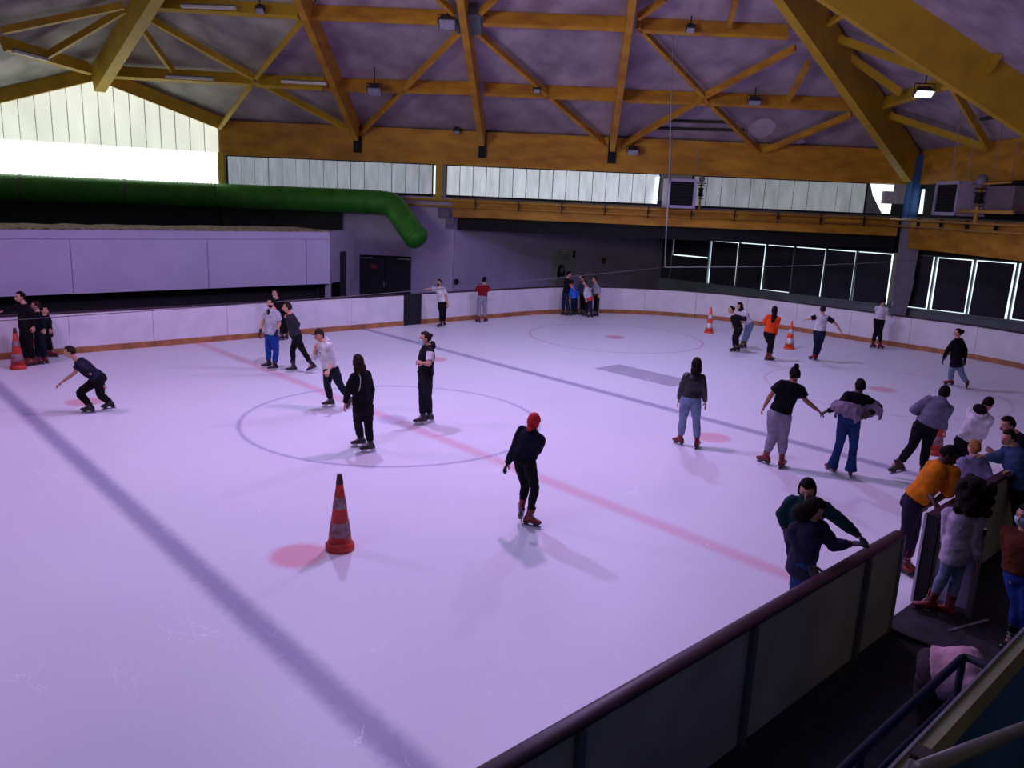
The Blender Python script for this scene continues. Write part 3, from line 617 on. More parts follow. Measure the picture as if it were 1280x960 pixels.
# ================================================================== DUCT, VENTS, WALL FITTINGS
def duct():
    g0 = E0+gd*22+toroom*.75+Z_*4.27; g1_ = E0+gd*.3+toroom*.75+Z_*4.29
    e1 = UV(uat(470, V1-.8, 252), V1-.8, 4.29); e2 = UV(uat(492, V1-1, 262), V1-.95, 4.12); e3 = onv(521, 298, V1-1.9)
    pts = [g0, g0.lerp(g1_, .5), g1_, g1_.lerp(e1, .5), e1, e2, e2.lerp(e3, .5), e3]
    P = []
    for i in range(len(pts)-1):
        p0 = pts[max(i-1, 0)]; p1 = pts[i]; p2 = pts[i+1]; p3 = pts[min(i+2, len(pts)-1)]
        nn = max(2, int((p2-p1).length/.075))
        for k in range(nn):
            t = k/nn; P.append(.5*((2*p1)+(p2-p0)*t+(2*p0-5*p1+4*p2-p3)*t*t+(3*p1-p0-3*p2+p3)*t**3) if 3 <= i else p1.lerp(p2, t))
    P.append(pts[-1]); mb = MB(); R = [.50+(.024 if (i % 2) else 0) for i in range(len(P))]; mb.tube(P, R, 28, sub=1)
    # closed, rounded end cap
    t = thing('air_duct', 'big ribbed green air duct bending down along the back wall', 'duct', g1_)
    mb.build('duct_tube', M_GREEN, t, True); dv = (P[-1]-P[-3]).normalized(); a = dv.cross(Z_).normalized(); b_ = a.cross(dv)
    mb = MB(); mb.rings([(P[-1]+dv*k, a*r, b_*r) for k, r in ((-.01, .51), (.08, .49), (.18, .42), (.26, .28), (.29, .08))], 28); mb.build('duct_end', M_GREEN, t, True)
    for k in (40, 90, 140, 190, 240):
        if k < len(P)-8:
            mb = MB(); p = P[k]; dvv = (P[k+1]-P[k]).normalized(); a = dvv.cross(Z_).normalized(); mb.rings([(p+dvv*s, a*.525, Z_*.525) for s in (-.04, .04)], 24); mb.build('duct_strap', M_POST, t, True)
duct()
def vent(c, rr, ff, w, h, d, lab):
    """box with framed dark grille; rr right vec, ff outward vec; c centre of the grille face"""
    t = thing('vent_unit', lab, 'vent', c-Z_*h/2, 'vent units on the gallery')
    m_ = MB(); m_.box(c-ff*(d/2+.05), (rr, ff, Z_), (w/2, d/2, h/2)); m_.build('housing', M_LAV, t)
    m_ = MB()
    for s in (-1, 1): m_.box(c+rr*s*(w/2-.06), (rr, ff, Z_), (.06, .05, h/2)); m_.box(c+Z_*s*(h/2-.06), (rr, ff, Z_), (w/2, .05, .06))
    m_.build('grille_frame', M_LAV, t)
    m_ = MB(); m_.box(c-ff*.03, (rr, ff, Z_), (w/2-.1, .012, h/2-.1)); m_.build('grille_back', M_BLACK, t)
    m_ = MB(); k = 9
    for i in range(k):
        z = -h/2+.16+(h-.32)*i/(k-1); m_.box(c+Z_*z+ff*.0, (rr, (ff+Z_*.7).normalized(), (Z_-ff*.7).normalized()), (w/2-.12, .035, .006))
    m_.build('louvre', M_BLACK, t)
c = onv(852, 242, V1-1.5); vent(c, Rh, -Fh, 1.22, 1.22, 1.1, 'square lavender vent unit with dark grille in the back window row')
cc = onplane(1183, 248, Rh, CAM.dot(Rh)+UK-1.3); vent(cc, (Fh), -Rh, 1.7, 1.25, 1.0, 'lavender vent unit with dark grille right of the blue pillar')
def valve(c, lab, h=1.3, s=1.0, bm=None):
    t = thing('gas_valve', lab, 'pipe', c-Z_*h/2, 'gas valves beside the vent units')
    mp_ = bm or mat('gas_pipe_yellow', (.6, .3, .05), .45)
    m_ = MB(); m_.tube([c-Z_*h*.62, c+Z_*h*.3], .05*s, 10, sub=1); m_.build('riser_pipe', mp_, t, True)
    m_ = MB(); m_.tube([c-Z_*.15*h, c+Z_*.12*h], .095*s, 10, sub=1)
    for k in (-.22, -.12, .1, .2): m_.tube([c+Z_*(k*h), c+Z_*(k*h+.04)], .13*s, 12, sub=1)
    m_.build('valve_body', M_BLACK, t, True)
    m_ = MB(); m_.ball(c+Z_*h*.42, (.13*s, .13*s, .15*s)); m_.tube([c+Z_*h*.28-Rh*.2*s, c+Z_*h*.28+Rh*.2*s], .025*s, 8, sub=1); m_.build('actuator', mat('actuator_grey', (.25, .22, .28), .5), t, True)
valve(onv(876, 240, V1-.9), 'yellow gas pipe with black valve right of the back vent unit', 1.3)
valve(onplane(1224, 247, Rh, CAM.dot(Rh)+UK-1.2), 'orange gas pipe with grey valve head right of the side vent unit', 1.4, 1.5)
m_ = MB(); q = onplane(1253, 250, Rh, CAM.dot(Rh)+UK-.7); m_.box(q-Fh*.35, (Fh, Rh, Z_), (.85, .35, .45)); t = thing('equipment_cabinet', 'dull mauve cabinet on the side ledge at the right edge', 'cabinet', q-Z_*.45); m_.build('cabinet_body', mat('cabinet_mauve', (.20, .15, .19), .7, .15, 2), t)
m_ = MB(); m_.tube([q-Rh*.5-Z_*.42+Fh*1.9, q-Rh*.5-Z_*.42-Fh*1.6], .07, 10, sub=1); m_.tube([q-Rh*.5+Z_*.52+Fh*1.1, q-Rh*.5+Z_*.55-Fh*1.2], .04, 8, sub=1); m_.build('front_pipe', mat('gas_pipe_yellow', (.6, .3, .05)), t, True)
# service block left of the door
BY = 12.7
xr = onplane(412, 320, (0, 1, 0), BY).x
zt = onplane(200, 288, (0, 1, 0), BY).z; zb_ = onplane(200, 363, (0, 1, 0), BY).z
m_ = MB(); m_.abox((-16, BY, zb_), (xr, BY+3.0, zt)); m_.build('wall_block', M_WALL2, kind='structure')
m_ = MB(); m_.abox((-16, BY-.015, zt-.27), (xr, BY, zt-.26)); 
for x in (-9.5, -6.2, -2.75, 1.3, 4.85): m_.abox((x, BY-.012, zb_), (x+.02, BY, zt-.27))
m_.build('trim_3', mat('joint_line', (.3, .28, .36), .9), kind='structure')  # darker lines along the block's panel joints
m_ = MB(); k = 60; vs = []; 
for i in range(k+1):
    x = -16+(xr+16)*i/k; hh_ = .035+.05*noise.noise(V((x*1.7, 3, 0)))+.05*max(0, noise.noise(V((x*.6, 9, 0)))); hh_ = max(.02, hh_)
    for (yy, z) in ((BY-.02, 0), (BY+3.0, 0), (BY+2.8, hh_), (BY+.05, hh_)): vs.append(V((x, yy, zt+z)))
m_.add(vs, [(4*i+a_, 4*i+(a_+1) % 4, 4*i+4+(a_+1) % 4, 4*i+4+a_) for i in range(k) for a_ in range(4)]+[(3, 2, 1, 0), (4*k, 4*k+1, 4*k+2, 4*k+3)])
m_.build('roof_debris', mat('old_insulation', (.46, .36, .20), .95, .4, 7, .5, 20), label='tan layer of old dusty insulation on top of the white block', category='insulation', kind='stuff')
m_ = MB(); m_.abox((-16, BY+.5, -.05), (xr-.05, BY+.7, zb_)); m_.build('wall_block_base', M_BLACK, kind='structure')
cA = V((xr, BY, 0)); q_ = onplane(443, 300, (0, 1, 0), 14.3); cBk = V((q_.x, q_.y, 0)); cd_ = (cBk-cA); cl = cd_.length; cd_.normalize(); cn_ = V((cd_.y, -cd_.x, 0))
if cn_.dot(CAM-cA) < 0: cn_ = -cn_
def chamf(x, y=350): h = onplane(x, y, cn_, cn_.dot(cA)); return (V((h.x, h.y, 0))-cA).dot(cd_)
m_ = MB(); c = cA+cd_*cl/2-cn_*.1; m_.box(c+Z_*(zb_+zt)/2, (cd_, cn_, Z_), (cl/2, .1, (zt-zb_)/2))
for x0, x1 in ((432.5, 437), (412.5, 414)):
    a, b = chamf(x0), chamf(x1); m_.box(cA+cd_*(a+b)/2-cn_*.1+Z_*(zb_/2-.03), (cd_, cn_, Z_), ((b-a)/2, .1, zb_/2+.03))
m_.build('wall_block_side', mat('wall_grey_violet', (.36, .33, .44), .85, .08, .7), kind='structure')
a, b = chamf(425), chamf(432); m_ = MB(); m_.box(cA+cd_*(a+b)/2+cn_*.012+Z_*1.2, (cd_, cn_, Z_), ((b-a)/2, .012, 1.25)); m_.build('door_2', M_NAVY, kind='structure')
m_ = MB(); m_.box(cA+cd_*cl/2-cn_*.5+Z_*(zb_/2-.03), (cd_, cn_, Z_), (cl/2, .05, zb_/2+.03)); m_.build('wall_block_base_side', M_BLACK, kind='structure')
# double door
da = onv(450, 318, V1-.02); db = onv(514, 321, V1-.02); ua, ub = da.dot(Rh)-CAM.dot(Rh), db.dot(Rh)-CAM.dot(Rh); zt_ = (da.z+db.z)/2
m_ = MB(); m_.box(UV((ua+ub)/2, V1-.03, zt_/2-.03), (Rh, Fh, Z_), ((ub-ua)/2, .03, zt_/2+.03)); door = m_.build('door_1', M_BLACK, kind='structure')
for s in (0, 1):
    m_ = MB(); w = (ub-ua)/2; m_.box(UV(ua+w*(s+.5), V1-.08, zt_/2-.05), (Rh, Fh, Z_), (w/2-.03, .02, zt_/2-.05)); m_.build('door_leaf', M_NAVY, door)
    m_ = MB(); m_.box(UV(ua+w*(s+.5)+(s*2-1)*.25, V1-.13, zt_-.12), (Rh, Fh, Z_), (.28, .03, .025)); m_.build('door_closer', M_METAL, door)
m_ = MB(); q = onv(480, 355, V1-.15); m_.box(q, (Rh, Fh, Z_), (.03, .03, .14)); m_.tube([q, q+Rh*.14], .015, 6, sub=1); m_.build('door_handle', M_METAL, door)
q = onv(467, 333, V1-.13); sg = thing('door_sign', 'small red sign with two pale figures on the dark double door', 'sign', q-Z_*.12)
m_ = MB(); m_.box(q, (Rh, Fh, Z_), (.15, .012, .12)); m_.build('sign_plate', mat('sign_red', (.22, .02, .03), .5), sg)
m_ = MB()
for s in (-.06, .06): m_.ball(q+Rh*s-Fh*.016+Z_*.05, (.022, .008, .022), (Rh, Fh, Z_), 8, 6); m_.box(q+Rh*s-Fh*.016-Z_*.02, (Rh, Fh, Z_), (.018, .004, .045))
m_.build('sign_figures', mat('sign_pale', (.45, .25, .3), .5), sg)
# wall fittings on the recess wall
wd = (CB-UV(-2.9, V1)).normalized(); wn = V((wd.y, -wd.x, 0)); wn = wn if wn.dot(CAM-CB) > 0 else -wn; wc = wn.dot(CB+wn*.06)
def onw(x, y, off=.0): return onplane(x, y, wn, wc+off)
def poster():
    a, b, c_ = onw(690, 311, .02), onw(722, 312, .02), onw(690, 361, .02)
    W = (b-a).length; H = a.z-c_.z; t = thing('wall_poster', 'tall pale grey poster with dark haired figure on the wall behind the far corner', 'poster', V((a.x+b.x, a.y+b.y, 0))/2+Z_*c_.z)
    R_ = wd if wd.dot(Rh) > 0 else -wd
    o_ = V(((a.x+b.x)/2, (a.y+b.y)/2, (a.z+c_.z)/2))
    m_ = MB(); m_.box(o_, (R_, wn, Z_), (W/2, .01, H/2)); m_.build('poster_sheet', mat('poster_grey', (.50, .52, .54), .7, .1, 2), t)
    m_ = MB(); q = o_+wn*.014
    def blob(x, y, rx, ry): m_.ball(q+R_*x*W+Z_*y*H, (rx*W, .004, ry*H), (R_, wn, Z_), 18, 8)
    blob(-.12, -.02, .13, .13); blob(-.17, -.12, .10, .14); blob(-.02, -.14, .07, .13); m_.box(q+R_*.36*W+Z_*.36*H, (R_, wn, Z_), (.05*W, .003, .09*H)); m_.build('poster_dark_print', mat('print_dark', (.02, .02, .03), .7), t)
    m_ = MB(); m_.ball(q+wn*.006-R_*.08*W-Z_*.04*H, (.06*W, .005, .075*H), (R_, wn, Z_), 16, 8); m_.ball(q+wn*.0-R_*.1*W-Z_*.34*H, (.2*W, .004, .18*H), (R_, wn, Z_), 16, 8); m_.build('poster_figure', mat('print_pale', (.36, .32, .34), .7), t)
    m_ = MB()
    for i in range(3): m_.box(q+R_*.06*W+Z_*(.34-.05*i)*H, (R_, wn, Z_), (.15*W-.02*i, .003, .008*H))
    m_.tube([q+R_*(-.22)*W+Z_*.2*H, q+R_*(-.26)*W+Z_*.3*H, q+R_*(-.16)*W+Z_*.4*H, q+R_*(-.1)*W+Z_*.42*H], .012, 6); m_.build('poster_lines', mat('print_mid', (.1, .1, .13), .7), t)
poster()
q = onw(754, 326, .03); m_ = MB(); m_.box(q, (wd, wn, Z_), (.14, .04, .15)); t = thing('alarm_box', 'small dark red alarm box on the wall right of the poster', 'box', q-Z_*.15); m_.build('box_body', mat('alarm_red', (.20, .015, .02), .5), t)
m_ = MB(); m_.ball(q+wn*.045, (.04, .02, .04), (wd, wn, Z_), 10, 6); m_.build('button', mat('alarm_dot', (.5, .35, .3), .5), t)
q = onw(570.5, 352, .08); m_ = MB(); m_.ball(q, (.13, .08, .13), (wd, wn, Z_), 16, 10); m_.build('wall_bell', M_BLACK, smooth=True, label='round black bell on the wall between the two skaters at the far boards', category='bell')

# ================================================================== STAND AT LOWER RIGHT
YS = -12.62
def ony(x, y, Y): return onplane(x, y, (0, 1, 0), Y)
zt1 = (ony(1280, 788, YS).z+ony(1120, 955, YS).z)/2
zt0 = ony(1280, 788, YS); zt9 = ony(1120, 955, YS)
sd = (zt0-zt9).normalized()
st = thing('stand_balustrade', 'cream capped blue balustrade of the stand at lower right', 'balustrade', V((-5.5, YS, -.05)))
A, B = zt9-sd*1.4, zt0+sd*2.2; bw = ony(1280, 826, YS); wd_ = (zt0.z-bw.z)
upv = Z_-sd*sd.z
m_ = MB(); m_.bar(A-Y_*.03, B-Y_*.03, .05, .12, drop=.06); m_.build('cap_board', mat('cream_paint', (.34, .33, .17), .6, .12, 3), st)
m_ = MB(); 
for dz in (.005,): m_.bar(A+Z_*dz, B+Z_*dz, .012, .02)
m_.build('edge_strip', M_METAL, st)
m_ = MB(); m_.bar(A-Z_*1.38-Y_*.03, B-Z_*1.38-Y_*.03, .03, 2.5); m_.build('blue_panel', mat('panel_blue', (.03, .13, .30), .5, .3, 1.2), st)
ta, tb = ony(1150, 962, -12.98), ony(1296, 904, -12.98)
m_ = MB(); m_.tube([ta, tb], .022, 12, sub=1); tr = thing('grab_rail', 'grey tube rail with dark clamp in front of the blue panel', 'rail', ta); m_.build('tube', mat('rail_grey', (.25, .24, .2), .4, .1, 5, metal=.3), tr, True)
m_ = MB(); q = ony(1152, 948, -12.94); m_.box(q, (X_, Y_, Z_), (.03, .022, .02)); m_.tube([q-X_*.03, q-X_*.12-Z_*.08], .022, 10, sub=1); m_.build('clamp', mat('clamp_brown', (.07, .05, .04), .5), tr)
YH = -12.1; hr = thing('handrail', 'dark blue tube handrail of the stairs beside the person in pink', 'rail', ony(1203, 960, YH))
m_ = MB(); m_.tube([ony(960, 1060, YH), ony(1060, 955, YH), ony(1190, 834, YH), ony(1203, 823, YH), ony(1212, 823, YH-.03), ony(1236, 834, YH-.25)], .026, 12, sub=5); m_.build('top_tube', mat('handrail_blue', (.004, .009, .026), .7, .15, 5, spec=.2), hr, True)
m_ = MB(); m_.tube([ony(960, 1115, YH), ony(1110, 952, YH), ony(1197, 868, YH)], .018, 10, sub=1); m_.build('lower_tube', mat('handrail_blue', (.02, .045, .12)), hr, True)
m_ = MB(); q = ony(1203, 826, YH); m_.tube([q, V((q.x, q.y, -.05))], .024, 10, sub=1); q = ony(1075, 946, YH); m_.tube([q, V((q.x, q.y, -.05))], .024, 10, sub=1); m_.build('upright', mat('handrail_blue', (.02, .045, .12)), hr, True)

# ================================================================== PEOPLE
def smoothed(mb, name, voxel, mats, org, sm=2, wrinkle=0.0, seed=0, paint=None):
    """fuse overlapping closed shapes into one continuous skin"""
    me = mb.mesh(name+'_raw', mats[0], True, org)
    o = bpy.data.objects.new('raw', me); COL.objects.link(o)
    m = o.modifiers.new('r', 'REMESH'); m.mode = 'VOXEL'; m.voxel_size = voxel; m.use_smooth_shade = True
    if sm: s = o.modifiers.new('s', 'SMOOTH'); s.factor = .5; s.iterations = sm
    dg = bpy.context.evaluated_depsgraph_get(); dg.update()
    res = bpy.data.meshes.new_from_object(o.evaluated_get(dg)); bpy.data.objects.remove(o); bpy.data.meshes.remove(me)
    res.name = name; res.materials.clear()
    for m in mats: res.materials.append(m)
    if wrinkle:
        res.update(); nv = len(res.vertices); no = [v.normal.copy() for v in res.vertices]
        for v, nn in zip(res.vertices, no):
            p = v.co; q = V((p.x*7+seed, p.y*7+p.z*3, p.z*8)); a = noise.noise(q); b = noise.noise(q*2.3+V((5, 1, 2)))
            v.co = p + nn*wrinkle*((1-abs(a)*2.6)*.8+b*.5)
    if paint:
        for p in res.polygons: p.material_index = paint(p.center+org)
    res.update(); return res
def linkpart(me, name, parent, **k):
    o = bpy.data.objects.new(name, me); COL.objects.link(o); o.parent = parent
    for a, b in k.items(): o[a] = b
    return o

SKINS = {'light': (196, 140, 118), 'tan': (150, 98, 74), 'dark': (72, 42, 30)}
def skin(k): return mat('skin_'+k, lin(SKINS[k]), .6, .06, 14)
HAIR = {'brown': (48, 30, 22), 'black': (16, 12, 12), 'blonde': (168, 112, 66), 'dkbrown': (30, 18, 14)}

def dirh(ang):
    """horizontal world direction for a facing angle: 0 towards the viewer's side of the hall, 90 to picture right, 180 away"""
    a = radians(ang); return (-Fh*cos(a)+Rh*sin(a)).normalized()

def make_hand(mb, W, D, palmn, s, mi=0, curl=.35, thumb=1):
    """W wrist, D finger direction, palmn palm normal, s scale; palm, four fingers, thumb"""
    D = D.normalized(); N = (palmn - D*palmn.dot(D)).normalized(); A = D.cross(N)     # across the palm
    pr = [(W-D*.03*s, .024, .020), (W+D*.01*s, .028, .016), (W+D*.05*s, .042, .015), (W+D*.085*s, .043, .013), (W+D*.098*s, .034, .009)]
    mb.rings([(c, A*a*s, N*b*s) for c, a, b in pr], 12, mi)
    for k, (x, L) in enumerate(((-.032, .060), (-.011, .075), (.011, .080), (.032, .070))):
        p = W+D*.085*s+A*x*s; d0 = (D+A*x*2.2).normalized(); pts = [p]; rr = [.0095*s]; a = curl*.6
        for j in range(3):
            seg = L*s*(.45, .32, .26)[j]; dd = (d0*cos(a)+N*sin(a)).normalized(); pts.append(pts[-1]+dd*seg); rr.append((.0092, .0085, .0065)[j]*s); a += curl*(1.0, .9, .5)[j]
        mb.tube(pts, rr, 8, mi, ref=A, sub=2)
    p = W+D*.028*s-A*.030*s*thumb; dd = (D*.62-A*.72*thumb+N*.3).normalized(); d2 = (D*.9-A*.3*thumb+N*.35).normalized()
    mb.tube([p, p+dd*.035*s, p+dd*.035*s+d2*.032*s, p+dd*.035*s+d2*.056*s], [.013*s, .0115*s, .0105*s, .008*s], 8, mi, ref=N, sub=2)

def head_shape(mb, H, ax, s, mi=0, ears=True):
    X, Y, Z = ax; nu, nv = 26, 20; o = len(mb.v)
    for j in range(1, nv):
        th = pi*j/nv; z = cos(th)
        for k in range(nu):
            a = 2*pi*k/nu; x = sin(th)*cos(a); y = sin(th)*sin(a)
            rx, ry, rz = .076, .098, .116
            px, py, pz = x*rx, y*ry, z*rz
            if pz < 0:
                t = min(1, -pz/.116); px *= 1-.30*t*t; py = py*(1-.12*t) if py > 0 else py*(1-.50*t); py += .016*t*t
            if y > .3:    # face relief
                f = (y-.3)/.7
                if abs(px-.0) < .05: py -= .0
                for sx in (-1, 1): py -= .011*f*math.exp(-(((px-sx*.031)/.018)**2+((pz-.008)/.016)**2))
                py += .006*f*math.exp(-((pz-.034)/.012)**2)
                py -= .006*f*math.exp(-((px/.03)**2+((pz+.032)/.008)**2))
                py += .007*f*math.exp(-((px/.022)**2+((pz+.098)/.016)**2))
            mb.v.append(H+X*px*s+Y*py*s+Z*pz*s)
    mb.v.append(H+Z*.116*s); mb.v.append(H-Z*.116*s+Y*.012*s); T, B = len(mb.v)-2, len(mb.v)-1
    for j in range(nv-2):
        for k in range(nu):
            k2 = (k+1) % nu; mb.f.append((o+j*nu+k, o+(j+1)*nu+k, o+(j+1)*nu+k2, o+j*nu+k2)); mb.m.append(mi)
    for k in range(nu):
        k2 = (k+1) % nu; mb.f.append((T, o+k, o+k2)); mb.m.append(mi); mb.f.append((B, o+(nv-2)*nu+k2, o+(nv-2)*nu+k)); mb.m.append(mi)
    nose = [(.090, .018, .008), (.104, -.006, .011), (.117, -.022, .015), (.100, -.030, .013)]
    mb.tube([H+Y*a*s+Z*b*s for a, b, c in nose], [c*s for a, b, c in nose], 8, mi, ref=X, sub=2)
    mb.ball(H+Y*.098*s-Z*.050*s, (.023*s, .012*s, .008*s), ax, 10, 6, mi); mb.ball(H+Y*.096*s-Z*.060*s, (.020*s, .012*s, .008*s), ax, 10, 6, mi)
    if ears:
        for sx in (-1, 1): mb.ball(H+X*sx*.077*s-Y*.008*s-Z*.005*s, (.010*s, .022*s, .032*s), ax, 10, 8, mi)

def cap_shell(H, ax, s, test, thick, n=(34, 24), base=1.0, jitter=.0, seed=0):
    """closed shell over the skull: full thickness where test(x,y,z)>0, tucked under the skin elsewhere"""
    X, Y, Z = ax; mb = MB(); nu, nv = n
    def pt(x, y, z):
        rx, ry, rz = .076, .098, .116; t = test(x, y, z); t = max(0, min(1, t))
        k = (.80*(1-t)+(1+thick)*t)*base
        if jitter and t > .5: k += jitter*noise.noise(V((x*6+seed, y*6, z*6)))
        yy = y*ry; 
        if z < 0 and y < 0: yy *= (1-.25*(-z))
        return H+X*(x*rx*k*s)+Y*(yy*k*s)+Z*(z*rz*k*s)
    o = 0
    for j in range(1, nv):
        th = pi*j/nv
        for k in range(nu):
            a = 2*pi*k/nu; mb.v.append(pt(sin(th)*cos(a), sin(th)*sin(a), cos(th)))
    mb.v.append(pt(0, 0, 1)); mb.v.append(pt(0, 0, -1)); T, B = len(mb.v)-2, len(mb.v)-1
    for j in range(nv-2):
        for k in range(nu):
            k2 = (k+1) % nu; mb.f.append((j*nu+k, (j+1)*nu+k, (j+1)*nu+k2, j*nu+k2)); mb.m.append(0)
    for k in range(nu):
        k2 = (k+1) % nu; mb.f.append((T, k, k2)); mb.m.append(0); mb.f.append((B, (nv-2)*nu+k2, (nv-2)*nu+k)); mb.m.append(0)
    return mb
st_ = lambda v, a, b: max(0, min(1, (v-a)/(b-a)))
def hair_short(x, y, z): return min(st_(z, (.62 if y > .25 else (.05 if y > -.25 else -.45)), (.70 if y > .25 else (.14 if y > -.25 else -.32))), 1)
def hair_bob(x, y, z): return min(1, st_(z, (.55 if y > .30 else (-.55 if y > -.1 else -.9)), (.66 if y > .30 else (-.4 if y > -.1 else -.8))))
def hood_t(x, y, z): return 1.0 if y < .35 or z > .75 else 0
def beanie_t(x, y, z): return st_(z, (.35 if y > .2 else (.0 if y > -.3 else -.3)), (.42 if y > .2 else (.08 if y > -.3 else -.22)))

_sk = {}
def skate_meshes(col, white):
    key = (col, white)
    if key in _sk: return _sk[key]
    mb = MB()
    mb.rings([(V((0, .002, .24)), X_*.040, Y_*.05), (V((0, -.004, .22)), X_*.041, Y_*.05), (V((0, -.01, .20)), X_*.044, Y_*.055), (V((0, -.01, .14)), X_*.044, Y_*.066), (V((0, 0, .085)), X_*.040, Y_*.08)], 14)
    mb.rings([(V((0, -.095, .10)), X_*.024, Z_*.030), (V((0, -.08, .115)), X_*.036, Z_*.046), (V((0, -.03, .12)), X_*.040, Z_*.052), (V((0, .05, .112)), X_*.043, Z_*.044), (V((0, .12, .098)), X_*.046, Z_*.030), (V((0, .165, .092)), X_*.038, Z_*.024), (V((0, .188, .09)), X_*.018, Z_*.012)], 14)
    for k in range(4): mb.tube([V((-.03, .0+.03*k-.0, .175-.018*k)), V((0, .008+.03*k, .19-.018*k)), V((.03, .0+.03*k, .175-.018*k))], .006, 6, sub=2)
    boot = mb.mesh('skate_boot', mat('boot_'+col, lin({'red': (118, 16, 14), 'black': (24, 22, 28), 'brown': (60, 36, 30)}[col]), .35, .2, 6), True)
    mb = MB(); wm = mat('holder_white', (.62, .6, .62), .4) if white else mat('holder_dark', (.03, .03, .035), .4)
    mb.abox((-.030, -.11, .062), (.030, .175, .072))
    mb.rings([(V((0, -.06, .066)), X_*.020, Y_*.045), (V((0, -.055, .022)), X_*.006, Y_*.035)], 12); mb.rings([(V((0, .10, .066)), X_*.022, Y_*.055), (V((0, .105, .022)), X_*.006, Y_*.042)], 12)
    mb.abox((-.006, -.115, .016), (.006, .18, .030)); hold = mb.mesh('blade_holder', wm)
    mb = MB(); mb.add([V((x, y, z)) for x in (-.0025, .0025) for y, z in ((-.125, .006), (-.11, 0), (.15, 0), (.18, .008), (.188, .02), (-.125, .02))], [(0, 1, 2, 3, 4, 5), (11, 10, 9, 8, 7, 6)]+[(i, i+6, (i+1) % 6+6, (i+1) % 6) for i in range(6)])
    bl = mb.mesh('blade', mat('steel', (.6, .6, .65), .25, .05, metal=1.0))
    mb = MB()
    for k in range(5): 
        for sg in (-1, 1): mb.tube([V((sg*.018, .060-.02*k, .162+.022*k)), V((0, .074-.02*k, .172+.022*k)), V((-sg*.016, .052-.02*k, .180+.022*k))], .0035, 5, sub=2)
    lc = mb.mesh('lace', mat('lace_pale', (.5, .46, .5), .8), True)
    _sk[key] = (boot, hold, bl, lc); return _sk[key]

